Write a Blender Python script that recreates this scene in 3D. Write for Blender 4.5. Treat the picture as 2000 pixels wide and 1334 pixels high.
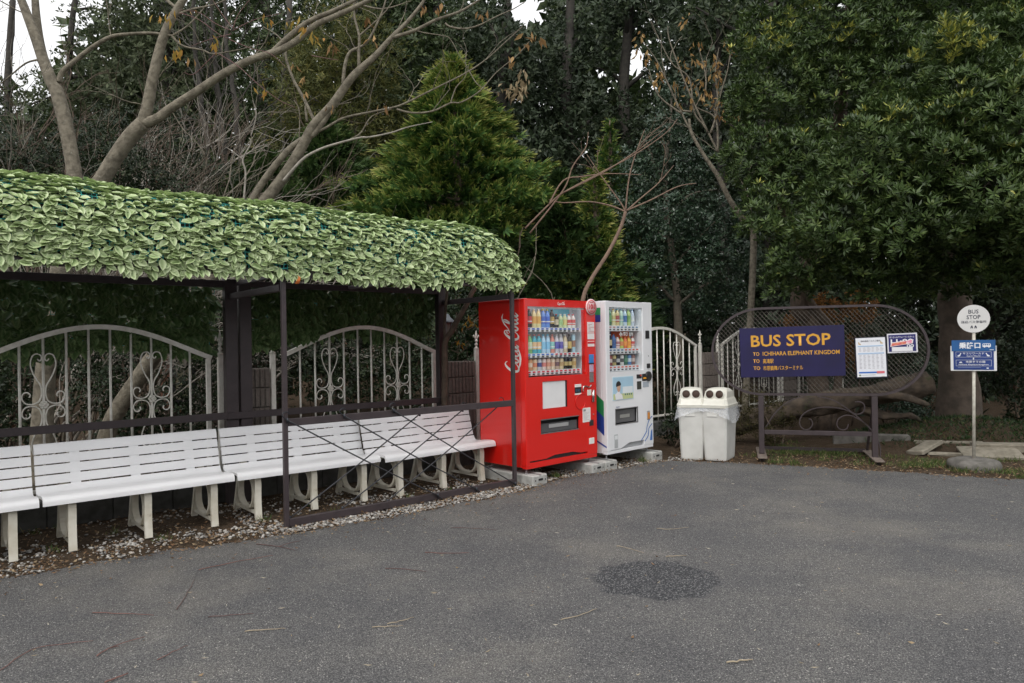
import bpy, math, random
import numpy as np
from mathutils import Vector, Matrix
R_=random.Random(7); NR=np.random.default_rng(7)
for o in list(bpy.data.objects): bpy.data.objects.remove(o)
SC=bpy.context.scene; COL=SC.collection
PI=math.pi; rad=math.radians
# ------------------------------------------------------------------ camera, sky, sun, exposure
PITCH,ROLL,FOC,CAMH=-0.0022268676,0.0161180701,1400.0,1.5
_f=np.array([0,math.cos(PITCH),-math.sin(PITCH)]); _x=np.array([1.,0,0]); _d=np.cross(_f,_x)
_c,_s=math.cos(ROLL),math.sin(ROLL)
CX=_c*_x+_s*_d; CD=-_s*_x+_c*_d; CF=_f
CP=np.array([0,0,CAMH])
cam=bpy.data.cameras.new('camera'); camo=bpy.data.objects.new('camera',cam); COL.objects.link(camo)
cam.sensor_width=36; cam.lens=FOC/2000*36; cam.clip_end=500; cam.clip_start=.05
camo.matrix_world=Matrix(((CX[0],-CD[0],-CF[0],0),(CX[1],-CD[1],-CF[1],0),(CX[2],-CD[2],-CF[2],CAMH),(0,0,0,1)))
SC.camera=camo
W=bpy.data.worlds.new('World'); SC.world=W; W.use_nodes=True
nt=W.node_tree; bg=nt.nodes['Background']
sky=nt.nodes.new('ShaderNodeTexSky'); sky.sky_type='NISHITA'; sky.sun_disc=False
SUN_EL,SUN_ROT=rad(52),rad(200)
sky.sun_elevation=SUN_EL; sky.sun_rotation=SUN_ROT; sky.dust_density=6; sky.air_density=1.2; sky.ozone_density=1
hs=nt.nodes.new('ShaderNodeHueSaturation'); hs.inputs['Saturation'].default_value=.18
ov=nt.nodes.new('ShaderNodeMixRGB'); ov.inputs[0].default_value=.62; ov.inputs[2].default_value=(10.2,10.2,10.3,1)   # the even cloud deck
nt.links.new(sky.outputs[0],hs.inputs['Color']); nt.links.new(hs.outputs[0],ov.inputs[1]); nt.links.new(ov.outputs[0],bg.inputs[0])
bg.inputs[1].default_value=.10
sl=bpy.data.lights.new('sun','SUN'); so=bpy.data.objects.new('sun',sl); COL.objects.link(so)
sl.energy=.6; sl.angle=rad(25); sl.color=(1,.96,.9)
# sun_rotation is clockwise from +Y
sd=Vector((math.sin(SUN_ROT)*math.cos(SUN_EL),math.cos(SUN_ROT)*math.cos(SUN_EL),math.sin(SUN_EL)))
so.rotation_euler=sd.to_track_quat('Z','Y').to_euler()
SC.view_settings.view_transform='Standard'; SC.view_settings.look='None'; SC.view_settings.exposure=.68; SC.view_settings.gamma=1
SC.view_settings.use_curve_mapping=False
SC.render.engine='CYCLES'; SC.cycles.max_bounces=6; SC.cycles.transparent_max_bounces=12
SC.cycles.diffuse_bounces=3; SC.cycles.glossy_bounces=3; SC.cycles.use_denoising=True

# ------------------------------------------------------------------ helpers
def ray(px,py): return CX*((px-1000)/FOC)+CD*((py-667)/FOC)+CF
def at(px,py,Y):                       # the point at distance Y ahead seen at a place of the photograph
    d=ray(px,py); return CP+d*(Y/d[1])
def gz(px,py,z=0): d=ray(px,py); return CP+d*((z-CAMH)/d[2])
def new(name,data=None,parent=None,loc=None,rz=None):
    o=bpy.data.objects.new(name,data); COL.objects.link(o)
    if parent is not None: o.parent=parent
    if loc is not None: o.location=loc
    if rz is not None: o.rotation_euler=(0,0,rz)
    return o
def tag(o,label=None,cat=None,group=None,kind=None):
    if label: o['label']=label
    if cat: o['category']=cat
    if group: o['group']=group
    if kind: o['kind']=kind
    return o
def thing(name,label,cat,loc=(0,0,0),rz=0,group=None):
    return tag(new(name,None,None,loc,rz),label,cat,group)
def copy_tree(o,parent=None):
    c=o.copy(); COL.objects.link(c)
    if parent is not None: c.parent=parent
    for ch in list(o.children): copy_tree(ch,c)
    return c

class MB:
    def __init__(s): s.v=[]; s.f=[]; s.n=0; s.mi=[]; s.sm=[]
    def add(s,v,f,mi=0,smooth=False):
        s.v.append(np.asarray(v,float).reshape(-1,3)); 
        for q in f: s.f.append([i+s.n for i in q]); s.mi.append(mi); s.sm.append(smooth)
        s.n+=len(s.v[-1]); return s
    def box(s,c,d,rz=0,mi=0,bev=0,rx=0):
        hx,hy,hz=[q/2 for q in d]
        if bev>0:
            b=min(bev,hx*.9,hy*.9,hz*.9); V=[];F=[]
            idx={}
            for sx in(-1,1):
                for sy in(-1,1):
                    for sz in(-1,1):
                        for ax in range(3):
                            p=[sx*(hx-b),sy*(hy-b),sz*(hz-b)]; p[ax]=(sx*hx,sy*hy,sz*hz)[ax]
                            idx[sx,sy,sz,ax]=len(V); V.append(p)
            for ax in range(3):
                o1,o2=[a for a in range(3) if a!=ax]
                for sg in(-1,1):
                    q=[]
                    for a,b2 in((-1,-1),(1,-1),(1,1),(-1,1)):
                        t=[0,0,0]; t[ax]=sg; t[o1]=a; t[o2]=b2; q.append(idx[t[0],t[1],t[2],ax])
                    F.append(q)
                for a in(-1,1):
                    for b2 in(-1,1):
                        q=[]
                        for e,axx in((-1,o1),(1,o1),(1,o2),(-1,o2)):
                            t=[0,0,0]; t[ax]=e; t[o1]=a; t[o2]=b2; q.append(idx[t[0],t[1],t[2],axx])
                        F.append(q)
            for sx in(-1,1):
                for sy in(-1,1):
                    for sz in(-1,1): F.append([idx[sx,sy,sz,a] for a in range(3)])
            V=np.array(V)
        else:
            V=np.array([[x,y,z] for x in(-hx,hx) for y in(-hy,hy) for z in(-hz,hz)])
            F=[[0,1,3,2],[4,6,7,5],[0,4,5,1],[2,3,7,6],[0,2,6,4],[1,5,7,3]]
        if rx: 
            cc,ss=math.cos(rx),math.sin(rx); V=V@np.array([[1,0,0],[0,cc,ss],[0,-ss,cc]])
        if rz:
            cc,ss=math.cos(rz),math.sin(rz); V=V@np.array([[cc,ss,0],[-ss,cc,0],[0,0,1]])
        return s.add(V+np.array(c),F,mi)
    def bx(s,x0,x1,y0,y1,z0,z1,mi=0,bev=0):
        return s.box(((x0+x1)/2,(y0+y1)/2,(z0+z1)/2),(abs(x1-x0),abs(y1-y0),abs(z1-z0)),mi=mi,bev=bev)
    def tube(s,path,r,n=8,cap=True,mi=0,flat=None,up=None):
        P=np.asarray(path,float); m=len(P)
        r=np.full(m,r) if np.isscalar(r) else np.asarray(r,float)
        T=np.gradient(P,axis=0); T/=np.linalg.norm(T,axis=1)[:,None]+1e-12
        a=np.array(up if up is not None else ([0,0,1] if abs(T[0][2])<.9 else [1,0,0]),float)
        A=np.zeros_like(P)
        for i in range(m):
            a=a-T[i]*(a@T[i]); l=np.linalg.norm(a)
            if l<1e-6: a=np.cross(T[i],[.3,.5,.8]); l=np.linalg.norm(a)
            a=a/l; A[i]=a
        B=np.cross(T,A)
        if flat:                                   # rectangular section: (along A, along B) half sizes
            cs=np.array([[1,1],[-1,1],[-1,-1],[1,-1]])*np.array(flat); n=4
            V=P[:,None]+A[:,None]*cs[None,:,0:1]+B[:,None]*cs[None,:,1:2]
        else:
            th=np.arange(n)*2*PI/n
            V=P[:,None]+r[:,None,None]*(A[:,None]*np.cos(th)[None,:,None]+B[:,None]*np.sin(th)[None,:,None])
        F=[]
        for i in range(m-1):
            for j in range(n):
                k=(j+1)%n; F.append([i*n+j,i*n+k,(i+1)*n+k,(i+1)*n+j])
        if cap: F+= [list(range(n))[::-1],[(m-1)*n+j for j in range(n)]]
        return s.add(V.reshape(-1,3),F,mi,smooth=(not flat))
    def lathe(s,prof,n=16,c=(0,0,0),mi=0,cap=True):
        m=len(prof); th=np.arange(n)*2*PI/n
        V=np.array([[rr*math.cos(t)+c[0],rr*math.sin(t)+c[1],z+c[2]] for rr,z in prof for t in th])
        F=[[i*n+j,i*n+(j+1)%n,(i+1)*n+(j+1)%n,(i+1)*n+j] for i in range(m-1) for j in range(n)]
        if cap: F+=[list(range(n))[::-1],[(m-1)*n+j for j in range(n)]]
        return s.add(V,F,mi,True)
    def prism(s,poly,y0,y1,mi=0):                  # polygon in x-z given thickness along y
        n=len(poly); V=[[x,y0,z] for x,z in poly]+[[x,y1,z] for x,z in poly]
        F=[list(range(n)),list(range(n,2*n))[::-1]]+[[i,i+n,(i+1)%n+n,(i+1)%n] for i in range(n)]
        return s.add(V,F,mi)
    def build(s,name,mats,parent=None,loc=None,rz=None):
        me=bpy.data.meshes.new(name)
        V=np.concatenate(s.v) if s.v else np.zeros((0,3))
        me.from_pydata(V.tolist(),[],s.f)
        for m in (mats if isinstance(mats,(list,tuple)) else [mats]): me.materials.append(m)
        me.polygons.foreach_set('material_index',s.mi); me.polygons.foreach_set('use_smooth',s.sm)
        import bmesh
        if s.n<60000:
            b=bmesh.new(); b.from_mesh(me); bmesh.ops.recalc_face_normals(b,faces=b.faces); b.to_mesh(me); b.free()
        me.update(); return new(name,me,parent,loc,rz)
def fastmesh(name,V,F,mats,tint=None,smooth=False):
    """V (n,3), F (m,k) arrays; tint one value per vertex (a colour choice of the leaf itself)"""
    me=bpy.data.meshes.new(name); k=F.shape[1]
    me.vertices.add(len(V)); me.vertices.foreach_set('co',V.astype(np.float32).ravel())
    me.loops.add(F.size); me.loops.foreach_set('vertex_index',F.astype(np.int32).ravel())
    me.polygons.add(len(F)); me.polygons.foreach_set('loop_start',np.arange(0,F.size,k,dtype=np.int32))
    me.polygons.foreach_set('loop_total',np.full(len(F),k,dtype=np.int32))
    if smooth: me.polygons.foreach_set('use_smooth',np.ones(len(F),bool))
    for m in (mats if isinstance(mats,(list,tuple)) else [mats]): me.materials.append(m)
    if tint is not None:
        a=me.attributes.new('tint','FLOAT','POINT'); a.data.foreach_set('value',tint.astype(np.float32).ravel())
    me.update(calc_edges=True); return me
def nrm(a): return a/(np.linalg.norm(a,axis=-1,keepdims=True)+1e-9)
def rvec(n): return nrm(NR.normal(size=(n,3)))

# ------------------------------------------------------------------ materials
MATS={}
def lin(h): # sRGB 0-255 -> linear
    return tuple((c/255/12.92 if c/255<=.04045 else ((c/255+.055)/1.055)**2.4) for c in h)+(1,)
def mat(name,col,rough=.6,col2=None,scale=8,bump=0,bscale=60,metal=0,spec=.5,coat=0,detail=6,emit=None,lo=.4,hi=.65,dirt=None):
    if name in MATS: return MATS[name]
    m=bpy.data.materials.new(name); m.use_nodes=True; n=m.node_tree.nodes; l=m.node_tree.links; b=n['Principled BSDF']
    b.inputs['Roughness'].default_value=rough; b.inputs['Metallic'].default_value=metal; b.inputs['Specular IOR Level'].default_value=spec
    b.inputs['Coat Weight'].default_value=coat; b.inputs['Coat Roughness'].default_value=.05
    tc=n.new('ShaderNodeTexCoord')
    c4=lambda c:tuple(c)[:3]+(1,)
    if col2 is None: col2=tuple(q*.86 for q in col[:3])
    ns=n.new('ShaderNodeTexNoise'); ns.inputs['Scale'].default_value=scale; ns.inputs['Detail'].default_value=detail
    l.new(tc.outputs['Object'],ns.inputs['Vector'])
    rp=n.new('ShaderNodeValToRGB'); rp.color_ramp.elements[0].position=lo; rp.color_ramp.elements[1].position=hi
    rp.color_ramp.elements[0].color=c4(col); rp.color_ramp.elements[1].color=c4(col2)
    l.new(ns.outputs['Fac'],rp.inputs['Fac']); out=rp.outputs[0]
    if dirt:
        n2=n.new('ShaderNodeTexNoise'); n2.inputs['Scale'].default_value=dirt[1]; n2.inputs['Detail'].default_value=10; n2.inputs['Roughness'].default_value=.7
        l.new(tc.outputs['Object'],n2.inputs['Vector'])
        r2=n.new('ShaderNodeMapRange'); r2.inputs[1].default_value=dirt[2]; r2.inputs[2].default_value=dirt[2]+.15; l.new(n2.outputs['Fac'],r2.inputs[0])
        mx=n.new('ShaderNodeMixRGB'); mx.inputs[2].default_value=c4(dirt[0]); l.new(r2.outputs[0],mx.inputs[0]); l.new(out,mx.inputs[1]); out=mx.outputs[0]
    l.new(out,b.inputs['Base Color'])
    if bump:
        nb=n.new('ShaderNodeTexNoise'); nb.inputs['Scale'].default_value=bscale; nb.inputs['Detail'].default_value=6; l.new(tc.outputs['Object'],nb.inputs['Vector'])
        bp=n.new('ShaderNodeBump'); bp.inputs['Strength'].default_value=bump; bp.inputs['Distance'].default_value=.01
        l.new(nb.outputs['Fac'],bp.inputs['Height']); l.new(bp.outputs[0],b.inputs['Normal'])
    if emit: b.inputs['Emission Color'].default_value=c4(emit); b.inputs['Emission Strength'].default_value=1
    MATS[name]=m; return m
def leafmat(name,stops,rough=.45,spec=.4,trans=.25):
    m=bpy.data.materials.new(name); m.use_nodes=True; n=m.node_tree.nodes; l=m.node_tree.links; b=n['Principled BSDF']
    a=n.new('ShaderNodeAttribute'); a.attribute_name='tint'
    r=n.new('ShaderNodeValToRGB'); cr=r.color_ramp
    while len(cr.elements)<len(stops): cr.elements.new(.5)
    for e,(p,c) in zip(cr.elements,stops): e.position=p; e.color=tuple(c)[:3]+(1,)
    l.new(a.outputs['Fac'],r.inputs[0]); l.new(r.outputs[0],b.inputs['Base Color'])
    b.inputs['Roughness'].default_value=rough; b.inputs['Specular IOR Level'].default_value=spec
    t=n.new('ShaderNodeBsdfTranslucent'); l.new(r.outputs[0],t.inputs['Color'])
    mx=n.new('ShaderNodeMixShader'); mx.inputs[0].default_value=trans; o=n['Material Output']
    l.new(b.outputs[0],mx.inputs[1]); l.new(t.outputs[0],mx.inputs[2]); l.new(mx.outputs[0],o.inputs[0])
    return m
white_plastic=mat('white_plastic',(.84,.84,.85),.35,(.79,.79,.80),3,spec=.4,dirt=((.66,.65,.61),7,.66))
cream_plastic=mat('cream_plastic',(.70,.67,.58),.45,(.58,.54,.44),9,dirt=((.35,.30,.22),14,.62))
brown_steel=mat('brown_steel',(.055,.042,.045),.42,(.043,.033,.036),14,bump=.05,dirt=((.16,.12,.10),30,.70))
white_iron=mat('white_iron',(.82,.80,.74),.5,(.70,.68,.61),22,bump=.1,dirt=((.25,.20,.15),35,.66))
red_paint=mat('red_paint',(.72,.013,.008),.28,(.70,.012,.007),2,coat=.5)
white_paint=mat('white_paint',(.80,.81,.83),.3,(.76,.77,.79),2,coat=.3)
inner_white=mat('inner_white',(.78,.82,.86),.4)
dark_slot=mat('dark_slot',(.02,.02,.022),.5)
black_plastic=mat('black_plastic',(.02,.02,.022),.35)
grey_metal=mat('grey_metal',(.35,.35,.36),.35,metal=.7)
cord_black=mat('cord_black',(.035,.037,.042),.6)
concrete=mat('concrete',(.42,.42,.40),.85,(.33,.33,.31),18,bump=.3,bscale=90,dirt=((.2,.18,.15),20,.64))
old_concrete=mat('old_concrete',(.17,.16,.145),.9,(.095,.09,.08),9,bump=.5,bscale=40,dirt=((.07,.075,.05),12,.6))
slab_stone=mat('slab_stone',(.27,.245,.195),.9,(.19,.17,.13),14,bump=.4,bscale=60,dirt=((.14,.13,.10),10,.62))
block_stone=mat('block_stone',(.20,.17,.15),.95,(.145,.125,.11),26,bump=.6,bscale=70,dirt=((.09,.085,.075),9,.60))
dark_concrete=mat('dark_concrete',(.10,.10,.095),.95,(.06,.06,.055),10,bump=.4,bscale=40)
bark_grey=mat('bark_grey',(.21,.185,.14),.9,(.11,.095,.07),17,bump=.9,bscale=65,dirt=((.36,.36,.30),30,.60))
bark_brown=mat('bark_brown',(.13,.095,.07),.9,(.08,.06,.045),14,bump=.5,bscale=50)
bark_pale=mat('bark_pale',(.34,.31,.27),.9,(.23,.21,.18),16,bump=.4,bscale=60)
bark_dark=mat('bark_dark',(.055,.05,.042),.95,(.035,.032,.028),10,bump=.6,bscale=30)
bark_big=mat('bark_big',(.13,.10,.078),.95,(.075,.06,.047),7,bump=1,bscale=14,dirt=((.08,.07,.055),6,.58))
twig_red=mat('twig_red',(.19,.095,.08),.7,(.12,.06,.052),20)
twig_tan=mat('twig_tan',(.36,.30,.21),.8,(.26,.21,.145),20)
twig_dark=mat('twig_dark',(.12,.065,.06),.8,(.08,.045,.04),20)
def glass_mat():
    m=bpy.data.materials.new('window_glass'); m.use_nodes=True; n=m.node_tree.nodes; l=m.node_tree.links
    for q in list(n): 
        if q.type!='OUTPUT_MATERIAL': n.remove(q)
    t=n.new('ShaderNodeBsdfTransparent'); t.inputs[0].default_value=(.95,.97,.97,1); g=n.new('ShaderNodeBsdfGlossy'); g.inputs['Roughness'].default_value=.02
    lw=n.new('ShaderNodeLayerWeight'); lw.inputs[0].default_value=.5; pw=n.new('ShaderNodeMath'); pw.operation='POWER'; pw.inputs[1].default_value=5; l.new(lw.outputs['Facing'],pw.inputs[0]); f=n.new('ShaderNodeMapRange'); f.inputs[3].default_value=.05; l.new(pw.outputs[0],f.inputs[0]); mx=n.new('ShaderNodeMixShader')
    l.new(f.outputs[0],mx.inputs[0]); l.new(t.outputs[0],mx.inputs[1]); l.new(g.outputs[0],mx.inputs[2]); l.new(mx.outputs[0],n['Material Output'].inputs[0])
    return m
glass=glass_mat()
def liner_mat():
    m=bpy.data.materials.new('bag_film'); m.use_nodes=True; n=m.node_tree.nodes; l=m.node_tree.links; b=n['Principled BSDF']
    b.inputs['Base Color'].default_value=(.75,.78,.82,1); b.inputs['Roughness'].default_value=.3
    t=n.new('ShaderNodeBsdfTransparent'); mx=n.new('ShaderNodeMixShader'); 
    ns=n.new('ShaderNodeTexNoise'); ns.inputs['Scale'].default_value=25; mr=n.new('ShaderNodeMapRange'); mr.inputs[1].default_value=.35; mr.inputs[2].default_value=.65; mr.inputs[3].default_value=.12; mr.inputs[4].default_value=.6
    l.new(ns.outputs[0],mr.inputs[0]); l.new(mr.outputs[0],mx.inputs[0])
    l.new(t.outputs[0],mx.inputs[1]); l.new(b.outputs[0],mx.inputs[2]); l.new(mx.outputs[0],n['Material Output'].inputs[0]); return m
bag_film=liner_mat()
def flat(rgb,rough=.5,name=None):
    k=name or 'paint_%02x%02x%02x'%tuple(int(q) for q in rgb)
    return mat(k,lin(rgb)[:3],rough,tuple(q*.94 for q in lin(rgb)[:3]),5)

# ------------------------------------------------------------------ lettering
def text_mesh(body,h,bold=0,spacing=1,shear=0):
    c=bpy.data.curves.new('t','FONT'); c.body=body; c.size=1; c.resolution_u=2; c.offset=bold; c.space_character=spacing; c.shear=shear; c.extrude=.0
    o=bpy.data.objects.new('t',c); COL.objects.link(o)
    me=bpy.data.meshes.new_from_object(o.evaluated_get(bpy.context.evaluated_depsgraph_get()))
    bpy.data.objects.remove(o); bpy.data.curves.remove(c)
    v=np.empty(len(me.vertices)*3); me.vertices.foreach_get('co',v); v=v.reshape(-1,3)
    return me,v
def lettering(body,x,z,h,m,parent,y=-.002,width=None,align='L',bold=.012,spacing=1,shear=0,name='lettering',capref='H',vert=False):
    """text on a face looking towards -Y; h is the height of the capitals, (x,z) the lower left end (or middle)"""
    me,v=text_mesh(body,h,bold,spacing,shear)
    cap=.70 if ord(body[0])<256 else .82
    k=h/cap; x0,x1=v[:,0].min(),v[:,0].max(); kx=k if width is None else width/(x1-x0)
    X=(v[:,0]-x0)*kx; Z=v[:,1]*k
    if align=='C': X-=(x1-x0)*kx/2
    out=np.stack([x+X,np.full(len(X),y),z+Z],1)
    me.vertices.foreach_set('co',out.astype(np.float32).ravel()); me.materials.clear(); me.materials.append(m); me.update(); me.name=name
    o=new(name,me,parent); o['kind']='stuff' if False else 'thing'; del o['kind']
    return o
def strokes(paths,to3,m,name,parent):
    """flat pen strokes: each path is a list of (x,y,width); to3 maps (x,y) to a point"""
    mb=MB()
    for p in paths:
        p=np.array(p,float); n=len(p); t=np.linspace(0,1,n); tt=np.linspace(0,1,(n-1)*5+1)
        q=np.stack([_cr(t,p[:,k],tt) for k in range(3)],1)
        d=np.gradient(q[:,:2],axis=0); d/=np.linalg.norm(d,axis=1)[:,None]+1e-9
        nn=np.stack([-d[:,1],d[:,0]],1); w=np.maximum(q[:,2:3],.01)/2
        a=q[:,:2]+nn*w; b=q[:,:2]-nn*w; k=len(q)
        V=[to3(*z) for z in a]+[to3(*z) for z in b]
        mb.add(V,[[i,i+1,k+i+1,k+i] for i in range(k-1)])
    return mb.build(name,m,parent)
def _cr(t,y,tt):                                   # Catmull-Rom through the points
    out=np.empty(len(tt)); n=len(t)
    for j,x in enumerate(tt):
        i=min(int(x*(n-1)),n-2); f=x*(n-1)-i
        p0,p1,p2,p3=y[max(i-1,0)],y[i],y[i+1],y[min(i+2,n-1)]
        out[j]=.5*(2*p1+(p2-p0)*f+(2*p0-5*p1+4*p2-p3)*f*f+(3*p1-p0-3*p2+p3)*f**3)
    return out
def smooth(path,k=5):
    p=np.asarray(path,float); n=len(p); t=np.linspace(0,1,n); tt=np.linspace(0,1,(n-1)*k+1)
    return np.stack([_cr(t,p[:,i],tt) for i in range(p.shape[1])],1)
# ------------------------------------------------------------------ ground, asphalt
UA=rad(90-49.834); UM_=rad(90-46.48)               # heading of the shelter and of the machines
A0=np.array([-1.896,5.957,0]); U=np.array([math.cos(UA),math.sin(UA),0]); V_=np.array([-U[1],U[0],0])
def S(u,v,z=0): return A0+U*u+V_*v+np.array([0,0,z])
def ground_mat():
    m=bpy.data.materials.new('soil'); m.use_nodes=True; n=m.node_tree.nodes; l=m.node_tree.links; b=n['Principled BSDF']; b.inputs['Roughness'].default_value=1; b.inputs['Specular IOR Level'].default_value=.1
    tc=n.new('ShaderNodeTexCoord')
    def noise(s,d=8,r=.6):
        q=n.new('ShaderNodeTexNoise'); q.inputs['Scale'].default_value=s; q.inputs['Detail'].default_value=d; q.inputs['Roughness'].default_value=r; l.new(tc.outputs['Object'],q.inputs['Vector']); return q.outputs['Fac']
    def ramp(f,st):
        r=n.new('ShaderNodeValToRGB')
        while len(r.color_ramp.elements)<len(st): r.color_ramp.elements.new(.5)
        for e,(p,c) in zip(r.color_ramp.elements,st): e.position=p; e.color=c+(1,)
        l.new(f,r.inputs[0]); return r.outputs[0]
    c1=ramp(noise(45,8,.75),[(.3,(.035,.026,.02)),(.5,(.085,.063,.045)),(.62,(.14,.105,.075)),(.75,(.22,.175,.125))])
    c2=ramp(noise(6),[(.35,(.75,.7,.62)),(.65,(1,1,1))])
    mx=n.new('ShaderNodeMixRGB'); mx.blend_type='MULTIPLY'; mx.inputs[0].default_value=1; l.new(c1,mx.inputs[1]); l.new(c2,mx.inputs[2]); l.new(mx.outputs[0],b.inputs['Base Color'])
    bp=n.new('ShaderNodeBump'); bp.inputs['Strength'].default_value=.9; bp.inputs['Distance'].default_value=.03; l.new(noise(55,6,.7),bp.inputs['Height']); l.new(bp.outputs[0],b.inputs['Normal'])
    return m
soil=ground_mat()
def asphalt_mat():
    m=bpy.data.materials.new('asphalt'); m.use_nodes=True; n=m.node_tree.nodes; l=m.node_tree.links; b=n['Principled BSDF']; b.inputs['Roughness'].default_value=.85; b.inputs['Specular IOR Level'].default_value=.25
    tc=n.new('ShaderNodeTexCoord'); P=tc.outputs['Object']
    def noise(s,d=6,r=.6):
        q=n.new('ShaderNodeTexNoise'); q.inputs['Scale'].default_value=s; q.inputs['Detail'].default_value=d; q.inputs['Roughness'].default_value=r; l.new(P,q.inputs['Vector']); return q.outputs['Fac']
    def mrange(f,a,c,x=0,y=1):
        q=n.new('ShaderNodeMapRange'); q.inputs[1].default_value=a; q.inputs[2].default_value=c; q.inputs[3].default_value=x; q.inputs[4].default_value=y; l.new(f,q.inputs[0]); return q.outputs[0]
    def mix(f,a,c,bt='MIX'):
        q=n.new('ShaderNodeMixRGB'); q.blend_type=bt
        for k,x in ((0,f),(1,a),(2,c)):
            if isinstance(x,(int,float)): q.inputs[k].default_value=x
            elif isinstance(x,tuple): q.inputs[k].default_value=x+(1,)
            else: l.new(x,q.inputs[k])
        return q.outputs[0]
    def math_(op,a,c):
        q=n.new('ShaderNodeMath'); q.operation=op
        for k,x in ((0,a),(1,c)):
            if isinstance(x,(int,float)): q.inputs[k].default_value=x
            else: l.new(x,q.inputs[k])
        return q.outputs[0]
    v=n.new('ShaderNodeTexVoronoi'); v.inputs['Scale'].default_value=150; l.new(P,v.inputs['Vector'])
    sep=n.new('ShaderNodeSeparateColor'); l.new(v.outputs['Color'],sep.inputs[0])
    agg=mix(mrange(sep.outputs[0],.0,1),(.110,.110,.110),(.212,.208,.203))           # stones of the mix
    agg=mix(mrange(sep.outputs[1],.955,.98),agg,(.46,.45,.42))                        # the odd pale chip
    agg=mix(mrange(v.outputs['Distance'],.35,.62),agg,(.065,.065,.066))              # binder between
    wear=mix(mrange(noise(1.1,5),.36,.66),(.84,.84,.86),(1.14,1.12,1.09))
    agg=mix(1.,agg,wear,'MULTIPLY')
    agg=mix(mrange(noise(.55,6,.65),.5,.72,0,.34),agg,(.215,.195,.165)); agg=mix(mrange(noise(2.3,9,.8),.57,.70,0,.30),agg,(.25,.24,.22)); agg=mix(mrange(noise(3.1,9,.8),.58,.72,0,.35),agg,(.085,.083,.082))                 # earth washed over it
    agg=mix(mrange(noise(9,8,.75),.62,.74,0,.35),agg,(.28,.265,.235))                 # fine dust
    agg=mix(mrange(noise(23,3,.5),.70,.76,0,.8),agg,(.32,.31,.29))                   # scuffs
    # the tarry repair patch with its ragged rim
    mp=n.new('ShaderNodeMapping'); mp.vector_type='TEXTURE'; mp.inputs['Location'].default_value=(.89,4.52,0); mp.inputs['Scale'].default_value=(.40,.37,1); l.new(P,mp.inputs[0])
    ln=n.new('ShaderNodeVectorMath'); ln.operation='LENGTH'; l.new(mp.outputs[0],ln.inputs[0])
    dd=math_('ADD',ln.outputs['Value'],math_('MULTIPLY',math_('SUBTRACT',noise(5,8,.7),.5),1.1))
    tar=mix(mrange(sep.outputs[1],.80,.86),mix(mrange(sep.outputs[0],0,1),(.022,.023,.026),(.062,.063,.068)),(.19,.19,.19))
    agg=mix(mrange(dd,.92,1.06,1,0),agg,tar)
    l.new(agg,b.inputs['Base Color'])
    bp=n.new('ShaderNodeBump'); bp.inputs['Strength'].default_value=.7; bp.inputs['Distance'].default_value=.006; l.new(v.outputs['Distance'],bp.inputs['Height']); bp.invert=True
    l.new(bp.outputs[0],b.inputs['Normal']); return m
asphalt=asphalt_mat()
def sheet(name,poly,z,m,kind='structure'):
    me=bpy.data.meshes.new(name); me.from_pydata([(x,y,z) for x,y in poly],[],[list(range(len(poly)))]); me.materials.append(m); me.update()
    return tag(new(name,me),kind=kind)
g=MB(); N=60
def hill(x,y):
    d=max(0,(y-14)*.8+max(0,-x-6)*.25); return -.012+min(d*.06,3)
gx=np.linspace(-70,70,N); gy=np.linspace(-40,90,N)
GV=[(x,y,hill(x,y)) for y in gy for x in gx]; GF=[[j*N+i,j*N+i+1,(j+1)*N+i+1,(j+1)*N+i] for j in range(N-1) for i in range(N-1)]
tag(g.add(GV,GF,smooth=True).build('ground',soil),kind='structure')
EDGE=[(-30,-17.5),(-10,-.72),(-5.2,3.25),(-3.405,4.736),(-2.659,5.273),(-1.96,5.647),(-1.096,6.254),(.027,7.195),(.549,7.95),(1.308,8.50),(1.918,8.98),(2.3,8.86),(2.787,8.70),(3.3,8.45),(4.028,8.107),(4.671,7.737),(5.277,7.425),(7.5,6.2),(12,3.9),(40,-9)]
def edge_pts(step=.05):
    out=[]
    for (x0,y0),(x1,y1) in zip(EDGE,EDGE[1:]):
        L=math.hypot(x1-x0,y1-y0); k=max(1,int(L/step)) if L<6 else 8
        for i in range(k): t=i/k; out.append((x0+(x1-x0)*t,y0+(y1-y0)*t))
    return out
EP=edge_pts(); 
ph=NR.uniform(0,6.28,6)
jit=lambda x,y:.022*math.sin(9*x+5*y+ph[0])+.018*math.sin(23*x-11*y+ph[1])+.012*math.sin(51*x+37*y)+NR.normal()*.006
sheet('asphalt',[(x,y+jit(x,y)) for x,y in EP]+[(40,-45),(-40,-45)],0,asphalt)
EPA=np.array(EP)
# scattered ground matter ------------------------------------------------------------
def leaves_mesh(base,d,s,length,width,fold=.12,tint=None,mats=None,name='leaf'):
    """one folded four-point leaf per row"""
    n=nrm(np.cross(s,d)); L=length[:,None]; w=width[:,None]
    V=np.stack([base,base+d*L*.45+s*w*.5+n*w*fold,base+d*L,base+d*L*.45-s*w*.5+n*w*fold],1)
    k=len(base); i=np.arange(k)[:,None]*4
    F=np.concatenate([i+np.array([[0,1,2]]),i+np.array([[0,2,3]])],0)
    t=None if tint is None else (np.repeat(tint[:,None],4,1) if tint.ndim==1 else tint).ravel()
    return V.reshape(-1,3),F,t
def rand_sides(d,up=None):
    r=rvec(len(d)) if up is None else nrm(up+NR.normal(size=d.shape)*.35)
    return nrm(np.cross(d,r))
litter_mat=leafmat('dead_leaf',[(0,(.085,.05,.03)),(.3,(.17,.10,.055)),(.55,(.24,.15,.085)),(.8,(.34,.26,.16)),(1,(.13,.095,.065))],.8,.2,.1)
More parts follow.
